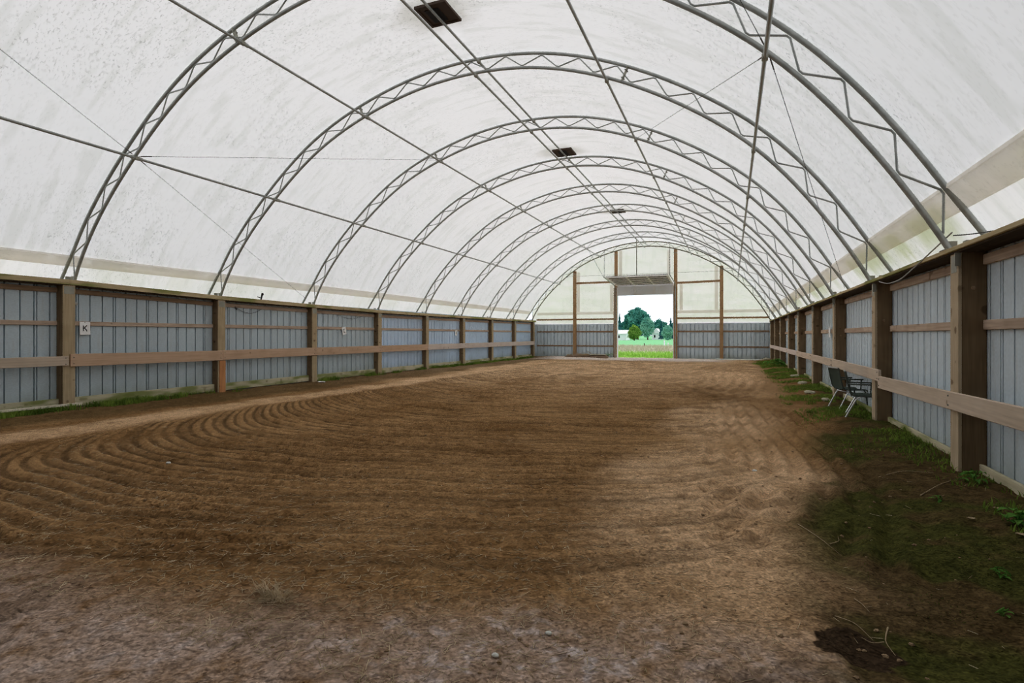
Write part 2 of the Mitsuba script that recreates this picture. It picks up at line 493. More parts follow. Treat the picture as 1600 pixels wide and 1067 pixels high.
xs = np.r_[np.arange(-13.5, -4, .05), np.arange(-4, 2.9, .03)]
ys = np.r_[np.arange(-1.6, 1.6, .15), np.arange(1.6, 8.5, .026), np.arange(8.5, 16, .05), np.arange(16, 37.2, .10)]
GX, GY = np.meshgrid(xs, ys, indexing='ij')
GZ = np.vstack([floor_height(GX[i:i + 60], GY[i:i + 60]) for i in range(0, len(xs), 60)])
struct('floor', 'brown harrowed dirt floor of the riding arena')
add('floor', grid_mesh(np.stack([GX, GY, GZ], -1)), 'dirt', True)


def gz(x, y):
    return float(floor_height(np.array([x]), np.array([y]))[0])


struct('field', 'green field outside the open door')
labels['field']['category'] = 'field'
fx, fy = np.linspace(-700, 700, 60), np.r_[np.linspace(37.1, 90, 30), np.linspace(100, 1500, 40)]
FX, FY = np.meshgrid(fx, fy, indexing='ij')
add('field', grid_mesh(np.stack([FX, FY, (meshkit.fbm(np.stack([FX * .2, FY * .2, FX * 0], -1), 2) - .5) * .12 * nsm(38, 50, FY) - .02], -1)), 'field_grass', True)

# ------------------------------------------------------------------ side walls: cladding, girts, plate, grade boards
PW = .7675                                          # cover width of one steel sheet; ribs every third of it


def panel_profile():
    """Inside face of a sheet (along, depth): flat pans between narrow ribs that fold outward."""
    pts, p = [], PW / 3
    pts += [(0, 0)]
    pts += [(.002, 0), (.003, -.085), (.023, -.085), (.024, 0), (.050, 0), (.051, -.085), (.071, -.085), (.072, 0)]     # double rib
    for k in (1, 2):
        c = p * k + .034
        pts += [(c - .013, 0), (c - .012, -.085), (c + .012, -.085), (c + .013, 0)]
    pts += [(PW - .002, 0)]
    return pts


def sheet(a0, a1, z0, z1, depth_dir, face, along='y'):
    """One ribbed sheet from a0 to a1, clipped profile, 4 cm closed solid behind it."""
    prof = [(u * (a1 - a0) / PW, d) for u, d in panel_profile()]
    front = np.array([(a0 + u, face - depth_dir * d) for u, d in prof])
    back = np.array([(a1 - .002, face + depth_dir * .10), (a0, face + depth_dir * .10)])
    poly = np.vstack([front, back])
    from shapely.geometry import Polygon
    m = trimesh.creation.extrude_polygon(Polygon(poly), z1 - z0, engine='earcut')
    v = np.array(m.vertices)
    out = np.stack([v[:, 1], v[:, 0], v[:, 2] + z0], 1) if along == 'y' else np.stack([v[:, 0], v[:, 1], v[:, 2] + z0], 1)
    m = trimesh.Trimesh(out, m.faces, process=False)
    m.fix_normals()
    return m


LP_Y = [7.03, 10.74, 14.33, 18.0, 21.65, 25.36, 29.02, 32.68, 36.28]
RP_Y = [7.04, 10.59, 14.43, 17.97, 21.68, 25.2, 29.25, 32.9, 36.25]

struct('wall_left', 'left wall of ribbed steel sheets on timber girts')
struct('wall_right', 'right wall of ribbed steel sheets on timber girts')
base_l = mikit.ply(sheet(0, PW, 0, 2.62, -1, SL), 'steel_panel_paint')
base_lb = {**base_l, 'bsdf': {'type': 'ref', 'id': 'steel_panel_blue'}}
base_r = mikit.ply(sheet(0, PW, 0, 2.42, 1, SR), 'steel_panel_grey')
base_rb = {**base_r, 'bsdf': {'type': 'ref', 'id': 'steel_panel_paint'}}
for k in range(-11, 39):
    y = 7.39 + PW * k
    if y > YE + .2:
        break
    part('wall_left', 'steel_sheet', base_lb if 18.0 < y < 36 else base_l, None, at=T().translate([0, y, -.06]))
for k in range(-12, 39):
    y = 8.22 + PW * k
    if y > YE + .2:
        break
    part('wall_right', 'steel_sheet', base_rb if y > 14 else base_r, None, at=T().translate([0, y, -.04]))


def runs(stops, first=YN):
    return list(zip([first] + [s + .23 for s in stops[:-1]], stops))


for i, (a, b) in enumerate(runs(LP_Y)):
    zt = float(plate_l((a + b) / 2))
    za, zb = float(plate_l(a)), float(plate_l(b))
    part('wall_left', 'top_girt', beam([SL + .02, a, za - .205], [SL + .02, b, zb - .205], .10, .038), 'wood_girt_dark' if i < 2 else 'wood_girt')
    part('wall_left', 'girt', beam([SL + .02, a, 1.765], [SL + .02, b, 1.765], .092, .038), 'wood_girt')
    part('wall_left', 'grade_board', beam([SL + .07, a, .075], [SL + .07, b, .075], .20, .04), 'wood_grade')
    m = grid_mesh(np.zeros((2, 2, 3)))
    a2, b2 = (YN if i == 0 else LP_Y[i - 1] + .115), (YE + .1 if i == 8 else LP_Y[i] + .115)
    part('wall_left', 'painted_shade_board', beam([-13.30, a2, float(plate_l(a2)) - .101], [-13.30, b2 - .003, float(plate_l(b2)) - .101], .02, .66), 'shade_black')  # added black board, stands for the shaded recess below the plate
    part('wall_left', 'top_plate', beam([-13.30, a2, float(plate_l(a2)) - .036], [-13.30, b2 - .003, float(plate_l(b2)) - .036], .108, .70), 'wood_plate')
for i, (a, b) in enumerate(runs(RP_Y)):
    za, zb = float(plate_r(a)), float(plate_r(b))
    part('wall_right', 'top_girt', beam([SR - .02, a, za - .15], [SR - .02, b, zb - .15], .105, .038), 'wood_girt')
    part('wall_right', 'girt', beam([SR - .02, a, 1.615], [SR - .02, b, 1.615], .10, .038), 'wood_girt')
    part('wall_right', 'grade_board', beam([SR - .05, a, .10], [SR - .05, b, .10], .14, .04), 'wood_grade')
    a2, b2 = (YN if i == 0 else RP_Y[i - 1] + .115), (YE + .1 if i == 8 else RP_Y[i] + .115)
    part('wall_right', 'painted_shade_board', beam([2.41, a2, float(plate_r(a2)) - .056], [2.41, b2 - .003, float(plate_r(b2)) - .056], .02, .43), 'shade_black')  # same added board: shade under the right plate as a dark colour
    part('wall_right', 'top_plate', beam([2.40, a2, float(plate_r(a2)) - .022], [2.40, b2 - .003, float(plate_r(b2)) - .022], .045, .46), 'wood_plate')

ORD = ['nearest', 'second', 'third', 'fourth', 'fifth', 'sixth', 'seventh', 'eighth', 'ninth']


def bracket(x0, x1, yc, z, t=.012):
    return cat([box(x0, x1, yc - .13, yc + .13, z, z + t), box(x0, x1, yc - .12, yc - .105, z - .10, z), box(x0 + .05, x1 - .05, yc - .03, yc + .03, z - .14, z)])


for k in range(9):
    y = LP_Y[k]
    zt = float(plate_l(y + .1)) - .095
    extra = ['left of the white sign K', 'with an orange foot', 'just before the tilted letter sign', 'just past the tilted letter sign', 'where bluer sheets begin', 'right beside the far letter sign',
             'third from the corner', 'next to the corner post', 'at the far left corner'][k]
    t = thing('timber_post', f'timber post on the left wall, {ORD[k]} from the camera, {extra}', 'post', 'timber posts along the left wall')
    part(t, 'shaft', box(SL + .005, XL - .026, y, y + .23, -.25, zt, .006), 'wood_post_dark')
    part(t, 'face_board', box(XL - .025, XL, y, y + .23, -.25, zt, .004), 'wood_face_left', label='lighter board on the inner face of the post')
    if k == 1:
        part(t, 'foot_board', box(XL, XL + .022, y + .03, y + .22, -.2, .815, .004), 'wood_orange', label='orange new board on the foot of the post')
    part(t, 'nail_plate', box(XL, XL + .004, y + .02, y + .21, zt - .19, zt - .03), 'galvanised_dull', label='dull metal strap at the post head')
for k in range(9):
    y = RP_Y[k]
    zt = float(plate_r(y + .1)) - .047
    extra = ['in front at the right edge', 'just beside the green chairs', 'behind the green chairs', 'with pale rocks at its foot', 'behind the row of pale rocks', 'beside tall grass', 'third from the corner', 'next to the corner post',
             'at the far right corner'][k]
    t = thing('timber_post', f'timber post on the right wall, {ORD[k]} from the camera, {extra}', 'post', 'timber posts along the right wall')
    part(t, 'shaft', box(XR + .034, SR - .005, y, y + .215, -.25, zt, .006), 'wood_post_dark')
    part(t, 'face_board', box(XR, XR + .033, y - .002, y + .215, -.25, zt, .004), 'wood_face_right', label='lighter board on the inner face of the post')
    part(t, 'knot', trimesh.creation.icosphere(subdivisions=1, radius=.022).apply_scale([1, .3, 1]).apply_translation([XR + .13, y, [2.0, 1.75, 1.5][k % 3]]), 'wood_girt_dark')
    part(t, 'nail_plate', cat([box(XR - .004, XR, y + .03, y + .18, zt - .22, zt - .04), box(XR - .03, XR + .02, y - .012, y, zt - .16, zt - .02)]), 'galvanised_dull', label='rusty strap at the post head')

# rail planks nailed to the inner faces of the posts
lb = [(YN, .985, LP_Y[0] + .09, .97, .20), (LP_Y[0] + .12, .978, LP_Y[1] + .12, .956, .268)] + [(LP_Y[k] + .125, .966, LP_Y[k + 1] + .12, .966, .262) for k in range(1, 8)]
for k, (a, za, b, zb, hgt) in enumerate(lb):
    t = thing('rail_plank', ['short greyish plank rail at the left edge, before the nearest left post', 'long plank rail on the left wall, below the white sign K'][k] if k < 2 else
              f'weathered plank rail on the left wall in the {ORD[k]} bay from the camera', 'plank', 'plank rails along the left wall')
    part(t, 'board', beam([XL + .0215, a, za], [XL + .0215, b, zb], hgt, .04, .006), 'wood_board_grey' if k == 0 else ('wood_board_pink' if k < 5 else 'wood_board_pale'))
    nails = [trimesh.creation.icosphere(subdivisions=1, radius=.011).apply_translation([XL + .043, yy, za + (zb - za) * (yy - a) / (b - a) + dz]) for yy in (max(a, 2) + .06, b - .06) for dz in (-.07, .06)]
    part(t, 'nail', cat(nails), 'clamp_metal')
rb = [(YN, .93, 10.22, .762, .192)] + [(10.16, .866, 14.5, .87, .185)] + [(RP_Y[k] + .12, .868, RP_Y[k + 1] + .115, .868 - .003 * k, .18) for k in range(2, 8)]
for k, (a, za, b, zb, hgt) in enumerate(rb):
    t = thing('rail_plank', ['nearest plank rail on the right wall, sloping down to its end', 'plank rail on the right wall right above the two green chairs'][k] if k < 2 else
              f'pale plank rail on the right wall, {ORD[k]} plank from the camera', 'plank', 'plank rails along the right wall')
    off = -.022 if k != 1 else -.024
    part(t, 'board', beam([XR + off, a, za], [XR + off, b, zb], hgt, .04, .006), 'wood_board_grey' if k < 4 else 'wood_board_pale')
    nails = [trimesh.creation.icosphere(subdivisions=1, radius=.01).apply_translation([XR + off - .021, yy, za + (zb - za) * (yy - a) / (b - a) + dz]) for yy in (max(a, 7.1) + .08, b - .08) for dz in (-.05, .05)]
    part(t, 'nail', cat(nails), 'clamp_metal')

# ------------------------------------------------------------------ roof cover
struct('ceiling', 'white translucent fabric cover over the arch trusses')


def arc_len(P):
    return np.r_[0, np.cumsum(np.linalg.norm(np.diff(P, axis=0), axis=1))]


yy = np.unique(np.r_[np.linspace(YN - .05, YE + .12, 80), YT])
iz = np.where(FAB[:, 1] > 3.02)[0]
SA = arc_len(FAB)


def cover(i0, i1, bow=.0):
    P, s = FAB[i0:i1], SA[i0:i1]
    G = np.zeros((len(P), len(yy), 3))
    ph = (yy - YT[0]) / S
    sag = bow * (1 - np.abs(2 * (ph - np.floor(ph)) - 1)) ** .8
    nr = NRM[i0:i1]
    G[..., 0] = P[:, None, 0] - nr[:, None, 0] * sag
    G[..., 2] = P[:, None, 1] - nr[:, None, 1] * sag
    G[..., 1] = yy
    uv = np.stack(np.broadcast_arrays(s[:, None], yy[None]), -1).reshape(-1, 2)
    return grid_mesh(G), uv


m, uv = cover(iz[0], iz[-1] + 1, .03)
part('ceiling', 'fabric_cover', m, 'fabric_roof', True, uv=uv)
for side in (0, 1):
    # the skirt below the hem, from the hem down to the plate
    idx = np.arange(0, iz[0] + 1) if side == 0 else np.arange(iz[-1], len(FAB))
    P = FAB[idx]
    zmin = 2.48 if side == 0 else 2.36
    G = np.zeros((len(P), len(yy), 3))
    G[..., 0], G[..., 2], G[..., 1] = P[:, None, 0] + (.004 if side else -.004), P[:, None, 1], yy
    plate = (plate_l if side == 0 else plate_r)(yy)
    lo = G[..., 2].min()
    hi = G[..., 2].max()
    G[..., 2] = plate[None] + (G[..., 2] - lo) / (hi - lo) * (hi - plate[None])
    uvs = np.stack(np.broadcast_arrays(SA[idx][:, None], yy[None]), -1).reshape(-1, 2)
    part('ceiling', 'fabric_skirt', grid_mesh(G), 'fabric_lower', True, uv=uvs)
    # the hem: a doubled, folded band with a welded lip along its top
    for k in range(-3, 9):
        a, b = max(YN, Y1 + S * (k - 1)), min(YE + .1, Y1 + S * k)
        if b <= a:
            continue
        zs = (3.02, 3.24) if side == 0 else (2.90, 3.17)
        def fx_at(z):
            half = FAB[:len(FAB) // 2] if side == 0 else FAB[len(FAB) // 2:][::-1]
            return float(np.interp(z, half[:, 1], half[:, 0]))
        sg = 1 if side == 0 else -1
        x0, x1 = fx_at(zs[0]), fx_at(zs[1])
        prof = [(x0 + sg * .012, zs[0]), (x0 + sg * .035, zs[0] + .01), (x1 + sg * .035, zs[1] - .05), (x1 + sg * .055, zs[1] - .045), (x1 + sg * .05, zs[1]), (x1 + sg * .012, zs[1] + .005)]
        from shapely.geometry import Polygon
        mm = trimesh.creation.extrude_polygon(Polygon(prof), b - a - .006, engine='earcut')
        v = np.array(mm.vertices)
        mm = trimesh.Trimesh(np.stack([v[:, 0], a + v[:, 2], v[:, 1]], 1), mm.faces, process=False)
        mm.fix_normals()
        part('ceiling', 'hem_band', mm, 'fabric_hem', uv=np.stack([v[:, 0] * 3 + v[:, 1], a + v[:, 2]], 1))

# ------------------------------------------------------------------ arch trusses
def in_plane(P, y=0):
    return np.stack([P[:, 0], np.full(len(P), float(y)), P[:, 1]], 1)


LI = arc_len(INNER)


def at_len(P, s):
    return np.stack([np.interp(s, LI, P[:, 0]), np.interp(s, LI, P[:, 1])], -1)


outer_m = mikit.ply(tube(in_plane(OUTER[::2]), .033, 10), 'galvanised', smooth=40)
inner_m = mikit.ply(tube(in_plane(INNER[::2]), .033, 10), 'galvanised', smooth=40)
npitch = 23
nodes = []
for i in range(2 * npitch + 1):
    s = LI[-1] * (.012 + .976 * i / (2 * npitch))
    q = at_len(INNER, s) if i % 2 == 0 else at_len(OUTER, s)
    o = at_len(OUTER, s) - at_len(INNER, s)
    o /= np.linalg.norm(o)
    q = q + o * (.036 if i % 2 == 0 else -.036)
    nodes.append([q[0], 0, q[1]])
web_m = mikit.ply(tube(round_path(nodes, 1, .07), .0135, 6), 'galvanised', smooth=40)


def splice(frac_x):
    j = int(np.argmin(np.abs(INNER[:, 0] - frac_x)))
    a, b = INNER[j], OUTER[j]
    d = (b - a) / np.linalg.norm(b - a)
    tn = np.array([d[1], -d[0]])
    pl = beam([a[0], 0, a[1]], [b[0], 0, b[1]], .10, .014, 0, up=(0, 1, 0))
    bolts = [bar([a[0] + d[0] * q - tn[0] * .03, sy, a[1] + d[1] * q - tn[1] * .03], [a[0] + d[0] * q + tn[0] * .03, sy, a[1] + d[1] * q + tn[1] * .03], .011, 6) for q in (.07, .23) for sy in (-.035, .035)]
    return mikit.ply(pl, 'galvanised_dull'), [mikit.ply(m, 'clamp_metal') for m in bolts]


splice_m = [splice(x) for x in (-8.42, -2.06)]


def foot(side):
    x0, x1, z = (-13.64, -13.12, 0) if side == 0 else (2.17, 2.60, 0)
    xa = -13.22 if side == 0 else 2.25
    return cat([box(x0, x1, -.11, .11, z, z + .012, .003), box(xa - .05, xa + .05, -.012, .012, z, z + .10), box((x0 + x1) / 2 - .02, (x0 + x1) / 2 + .02, -.05, .05, z + .012, z + .10, .004)])


foot_m = [mikit.ply(foot(0), 'galvanised_dull'), mikit.ply(foot(1), 'galvanised_dull')]
tr_lab = ['first galvanised lattice arch truss from the camera, its crown out of the picture', 'second galvanised lattice arch truss from the camera, the largest whose crown is in view']
for k in range(9):
    lab = tr_lab[k] if k < 2 else ('last galvanised lattice arch truss, standing against the far gable' if k == 8 else f'{ORD[k]} galvanised lattice arch truss from the camera')
    t = thing('arch_truss', lab, 'roof truss', 'lattice arch trusses')
    tr = T().translate([0, YT[k], 0])
    dull = lambda d: {**d, 'bsdf': {'type': 'ref', 'id': 'galvanised_old'}} if k == 8 else d
    part(t, 'outer_chord', dull(outer_m), None, at=tr)
    part(t, 'inner_chord', dull(inner_m), None, at=tr)
    part(t, 'web', dull(web_m), None, at=tr)
    for q in splice_m:
        pk = part(t, 'splice_plate', q[0], None, at=tr)
        for bm in (q[1] if k < 5 else []):
            part(pk, 'bolt', bm, None, at=tr)
    part(t, 'foot_plate', foot_m[0], None, at=T().translate([0, YT[k], float(plate_l(YT[k])) + .019]))
    part(t, 'foot_plate', foot_m[1], None, at=T().translate([0, YT[k], float(plate_r(YT[k])) + .001]))
    if k == 8:                                # the gable arch carries a second pair of pipes for the end fabric
        part(t, 'gable_pipe', tube(in_plane(OUTER[2:-2:2] - NRM[2:-2:2] * .02, .16), .042, 8), 'galvanised_old', 40)
        part(t, 'gable_pipe', tube(in_plane(INNER[2:-2:2], .16), .042, 8), 'galvanised_old', 40)
        lacing = []
        for i in range(2 * npitch):
            a, b = nodes[i], nodes[i + 1]
            lacing.append(bar([a[0], 0, a[2]], [b[0], .16, b[2]], .02, 5))
        part(t, 'lacing', cat(lacing), 'galvanised_old')

# purlins that run down the arena under the arches
names = ['low left', 'upper left', 'ridge', 'upper right', 'low right']


def purlin(label, x, z, r, clamp_dz):
    t = thing('purlin_pipe', label, 'pipe', 'purlin pipes')
    part(t, 'pipe', bar([x, YN, z], [x, YE, z], r, 10), 'galvanised', 40)
    cl = mikit.ply(cat([box(x - .036, x + .036, -.04, .04, z - .034, z + .034, .006), box(x - .012, x + .012, -.12, .12, z - .036, z + .036, .004)]), 'galvanised_dull')
    for k in range(9):
        part(t, 'clamp', cl, None, at=T().translate([0, YT[k], 0]))


for (x, z), lab in zip(PURL, ['purlin pipe low on the left slope, nearest the left wall', 'purlin pipe high on the left slope, between the ridge and the lowest left pipe', None, 'purlin pipe high on the right slope, next to the ridge',
                              'purlin pipe low on the right slope, running steeply down the picture at upper right']):
    if lab:
        j = int(np.argmin(np.abs(INNER[:, 0] - x)))
        purlin(lab, x - NRM[j, 0] * .058, z - NRM[j, 1] * .058, .026, 0)
purlin('lower of the two ridge purlin pipes, fixed under the trusses', PURL[2][0], PURL[2][1] - .058, .026, 0)
jr = int(np.argmin(np.abs(OUTER[:, 0] + 5.27)))
purlin('upper of the two ridge purlin pipes, close under the fabric', -5.24, OUTER[jr, 1] - .06, .026, 0)

# ridge vents
for k, (vy, lab) in enumerate([(9.17, 'dark brown square vent in the roof fabric at the top of the picture'), (17.7, 'dark roof vent at the ridge, between the third and fourth trusses'), (27.1, 'small far dark roof vent near the ridge')]):
    t = thing('roof_vent', lab, 'vent', 'roof vents at the ridge')
    zv = float(np.interp(-5.2, FAB[:, 0], FAB[:, 1])) - .035
    x0, x1, a, b = -5.56, -4.90, vy - .34, vy + .34
    part(t, 'frame', cat([box(x0, x1, a, a + .05, zv - .05, zv), box(x0, x1, b - .05, b, zv - .05, zv), box(x0, x0 + .05, a, b, zv - .05, zv), box(x1 - .05, x1, a, b, zv - .05, zv)]), 'vent_brown')
    part(t, 'louvre_plate', box(x0 + .04, x1 - .04, a + .04, b - .04, zv - .035, zv - .02), 'vent_brown')
    part(f'{t}__louvre_plate', 'opening', box(-5.42, -5.12, vy - .20, vy + .22, zv - .045, zv - .034, .003), 'vent_black')

# bracing cables
PT = lambda k, i: np.array([PURL[i][0], YT[k] if k >= 0 else Y1 + S * k, PURL[i][1]])
TM = lambda i: np.array([PURL[i][0], Y1 - 2 * S, PURL[i][1]])
for a, b, lab in [(PT(0, 0), PT(2, 1), 'thin brace cable on the left slope, from the first truss up to the third'),
                  (PT(0, 0), np.array([-13.45, YT[2] - .1, 2.75]), 'thin brace cable on the left slope, from the first truss to the third foot'),
                  (PT(0, 0), TM(1), 'thin brace cable running up out of the top left of the picture'),
                  (PT(0, 4), PT(2, 3), 'thin brace cable on the right slope, from the first truss up to the third'),
                  (PT(0, 4), np.array([2.45, YT[2] - .1, 2.6]), 'thin brace cable on the right slope, from the first truss to the third foot'),
                  (PT(0, 4), TM(3), 'thin brace cable running up to the top edge beside the lowest right pipe')]:
    d = (b - a) / np.linalg.norm(b - a)
    t = thing('brace_cable', lab, 'cable', 'brace cables under the roof')
    part(t, 'wire', bar(a + d * .06, b - d * .03, .0042, 5), 'cable_dark')
    part(t, 'tensioner', bar(a + d * .10, a + d * .30, .009, 6), 'clamp_metal')

# ------------------------------------------------------------------ the far gable
GY = YE + .30                                     # plane of the gable fabric
struct('wall_far', 'far gable wall, steel sheets below and white fabric above')
DX0, DX1 = -7.17, -3.45
zfl = 2.29
for k in range(-1, 22):
    x = -13.2 + PW * k
    for (lo, hi) in ((-13.25, DX0 - .1), (DX1 + .1, 2.5)):
        a, b = max(x, lo), min(x + PW, hi)
        if b - a > .12:
            part('wall_far', 'steel_sheet', sheet(a, b, -.05, zfl, 1, GY - .02, 'x'), 'steel_panel_grey')
bays = [(-12.95, -10.2), (-10.0, DX0 - .19), (DX1 + .2, -.655), (-.45, 2.2)]
for a, b in bays:
    part('wall_far', 'girt', beam([a, GY - .05, 2.62], [b, GY - .05, 2.62], .11, .05), 'wood_girt_cross')
    part('wall_far', 'girt', beam([a, GY - .045, 1.765], [b, GY - .045, 1.765], .095, .038), 'wood_girt_dark')
    part('wall_far', 'girt', beam([a, GY - .045, .78], [b, GY - .045, .78], .09, .038), 'wood_girt_dark')
part('wall_far', 'girt', beam([-10.0, GY - .05, 5.14], [DX0 - .0, GY - .05, 5.14], .13, .05), 'wood_girt_cross')
part('wall_far', 'girt', beam([DX1 + .2, GY - .05, 4.93], [-.655, GY - .05, 4.97], .13, .05), 'wood_girt_cross')
# gable fabric above the steel, in three stretches round the doorway
prof = FAB - NRM * .02


def gable(x0, x1, zlo, seed):
    xsn = np.linspace(x0, x1, max(3, int((x1 - x0) / .12)))
    top = np.interp(xsn, prof[:, 0], prof[:, 1])
    tt = np.linspace(0, 1, 50)
    Z = zlo + (np.maximum(top, zlo + .01)[:, None] - zlo) * tt
    X = np.repeat(xsn[:, None], 50, 1)
    wr = (meshkit.fbm(np.stack([X * .5 + Z * .8, Z * 1.6 - X * .2, X * 0 + seed], -1), 3, seed=seed) - .5) * .12
    P = np.stack([X, GY + .012 + wr, Z], -1)
    return grid_mesh(P), np.stack([Z.ravel(), X.ravel()], -1)


for i, (a, b, z) in enumerate([(-13.3, DX0 - .02, 2.27), (DX0 - .02, DX1 + .02, 4.70), (DX1 + .02, 2.4, 2.27)]):
    m, uv = gable(a, b, z, i + 1)
    part('wall_far', 'gable_fabric', m, 'fabric_gable', True, uv=uv)
for a, b in bays:
    mm = box(a + .02, b - .02, GY - .065, GY - .028, 2.95, 3.13, .006)
    part('wall_far', 'hem_band', mm, 'fabric_hem', uv=np.array(mm.vertices)[:, [2, 0]])
for x, z0, z1 in [(-9.86, 3.15, 5.9), (-7.55, 3.15, 4.95), (-6.93, 5.0, 7.25), (-3.78, 5.0, 7.1), (-3.0, 3.15, 4.85), (-.86, 3.15, 5.95)]:
    mm = box(x - .10, x + .10, GY - .062, GY - .045, z0, z1, .004)
    part('wall_far', 'post_shadow_strip', mm, 'fabric_hem', uv=np.array(mm.vertices)[:, [2, 0]])  # added strips that stand for shadows of the outside posts on the fabric
for x0, x1, z0, z1, lab in [(-10.205, -10.0, -.2, 5.98, 'brown timber post of the far gable, left of the doorway above the brush heap'), (-7.37, -7.17, -.2, 4.72, 'timber post at the left side of the open doorway'),
                            (-7.31, -7.12, 4.74, 7.2, 'short timber post above the left end of the overhead door'), (-3.44, -3.235, -.2, 7.1, 'tall timber post at the right side of the doorway'),
                            (-.655, -.45, -.2, 5.9, 'brown timber post of the far gable, right of the doorway')]:
    t = thing('gable_post', lab, 'post', 'timber posts of the far gable')
    part(t, 'shaft', box(x0, x1, GY - .27, GY - .065, z0, z1, .008), 'wood_post_far')
    part(t, 'strap', box(x0 - .004, x1 + .004, GY - .275, GY - .2, z1 - .25, z1 - .19), 'galvanised_dull')
# jamb lining, concrete sill
struct('trim_1', 'pale lining of the doorway')
part('trim_1', 'jamb', box(DX0, DX0 + .05, GY - .2, GY + .1, -.1, 4.75), 'door_grey')
part('trim_1', 'jamb', box(DX1 - .05, DX1, GY - .2, GY + .1, -.1, 4.75), 'door_grey')
t = thing('concrete_strip', 'pale concrete strip on the ground at the far right corner', 'concrete')
part(t, 'slab', box(-.9, 2.1, 35.75, 36.3, -.1, .045, .012), 'concrete_pale')
part(t, 'broken_end', rock(.2, (1.2, .9, .6), 5, 2).apply_translation([2.0, 35.7, .06]), 'stone')

# sectional overhead door rolled up on its tracks
D = struct('door_1', 'grey sectional overhead door, opened up under the roof on sloping tracks')
ya, za_, yb, zb_ = GY - .30, 4.86, 33.15, 5.10
dv = np.array([0, yb - ya, zb_ - za_])
dv /= np.linalg.norm(dv)
part(D, 'hanging_section', cat([box(DX0 + .02, DX1 - .02, GY - .20, GY - .16, 4.19, 4.93, .004)] + [box(DX0 + .03, DX1 - .03, GY - .215, GY - .2, z, z + .025) for z in (4.21, 4.42, 4.60, 4.76)]), 'door_grey')
for sx in (DX0 + .06, -5.95, -4.70, DX1 - .06):
    part(D, 'stile', box(sx - .05, sx + .05, GY - .235, GY - .215, 4.19, 4.79), 'door_rib')
nsec, Ltot = 5, np.hypot(yb - ya, zb_ - za_)
for k in range(nsec):
    p0 = np.array([0, ya, za_]) + dv * (Ltot * k / nsec + .008)
    p1 = np.array([0, ya, za_]) + dv * (Ltot * (k + 1) / nsec - .008)
    xm = (DX0 + DX1) / 2
    part(D, 'section', beam(p0 + [xm, 0, 0.02], p1 + [xm, 0, 0.02], DX1 - DX0 - .04, .04, .004, up=(1, 0, 0)), 'door_under')
    part(D, 'strut', beam(np.array([DX0 + .02, p1[1], p1[2] - .035]), np.array([DX1 - .02, p1[1], p1[2] - .035]), .075, .075, .004), 'door_rib')
    for sx in (DX0 + .06, -5.95, -4.70, DX1 - .06):
        part(D, 'stile', beam(p0 + [sx, 0, -.012], p1 + [sx, 0, -.012], .11, .03, .002, up=(1, 0, 0)), 'door_rib')
for sx in (DX0 - .10, DX1 + .10):
    path = [[sx, GY - .29, .02], [sx, GY - .29, 4.35], [sx, GY - .33, 4.72], [sx, GY - .55, 4.86]] + [list(np.array([sx, ya, za_]) + dv * q) for q in (.5, 1.5, 2.5, Ltot + .12)]
    part(D, 'track', tube(round_path(path), .032, 6), 'galvanised')
for sx in (DX0 - .1, DX1 + .1):
    part(D, 'hanger', bar([sx, 33.3, 5.1], [sx, YE - .2 if False else 33.3, 6.75 if sx < -5 else 6.9], .013, 5), 'cable_dark')
part(D, 'hanger', bar([-5.31, 33.4, 5.14], [-5.31, 33.4, 7.30], .028, 6), 'galvanised_dull')
part(D, 'hanger_cable', bar([DX0 - .1, 33.1, 5.1], [-8.2, YT[7], 6.82], .010, 5), 'cable_dark')
t = thing('tie_cable', 'thin horizontal cable across the far gable above the door', 'cable')
part(t, 'wire', bar([-10.6, YE - .1, 5.60], [.2, YE - .1, 5.55], .010, 5), 'cable_grey')
part(t, 'clip', box(-10.63, -10.55, YE - .13, YE - .07, 5.56, 5.64), 'clamp_metal')

# near end wall behind the camera
struct('wall_near', 'dark closed end wall behind the camera')
from shapely.geometry import Polygon
poly = Polygon(np.vstack([[(-13.4, -.2)], FAB, [(2.62, -.2)]]))
mm = trimesh.creation.extrude_polygon(poly, .08, engine='earcut')
v = np.array(mm.vertices)
mm = trimesh.Trimesh(np.stack([v[:, 0], YN - .06 - v[:, 2], v[:, 1]], 1), mm.faces, process=False)
mm.fix_normals()
add('wall_near', mm, 'end_dark')

# ------------------------------------------------------------------ letter signs
STROKES = {'K': [[(0, 0), (0, 1)], [(.62, 1), (.05, .45)], [(.2, .6), (.66, 0)]], 'E': [[(0, 0), (0, 1)], [(0, 1), (.6, 1)], [(0, .5), (.5, .5)], [(0, 0), (.6, 0)]], 'H': [[(0, 0), (0, 1)], [(.6, 0), (.6, 1)], [(0, .5), (.6, .5)]]}


def sign(letter, y, z, roll, label, x, sgn):
    t = thing('letter_sign', label, 'sign', 'letter signs on the walls')
    M = T().translate([x, y, z]).rotate([1, 0, 0], roll)
    part(t, 'board', box(-.006, .006, -.105, .105, -.14, .14, .003), 'sign_white', at=M)
    if letter:
        ms = []
        for (a, b) in STROKES[letter]:
            pa, pb = [np.array([sgn * .0075, sgn * (q[0] - .31) * .11, (q[1] - .5) * .125]) for q in (a, b)]
            ms.append(beam(pa, pb, .021, .003, 0, up=(0, -(pb - pa)[2], (pb - pa)[1])))
        part(f'{t}__board', 'letter', cat(ms), 'sign_ink', at=M, label=f'black letter {letter}')
    part(t, 'nail', trimesh.creation.icosphere(subdivisions=1, radius=.008).apply_translation([sgn * .008, .0, .125]), 'clamp_metal', at=M)


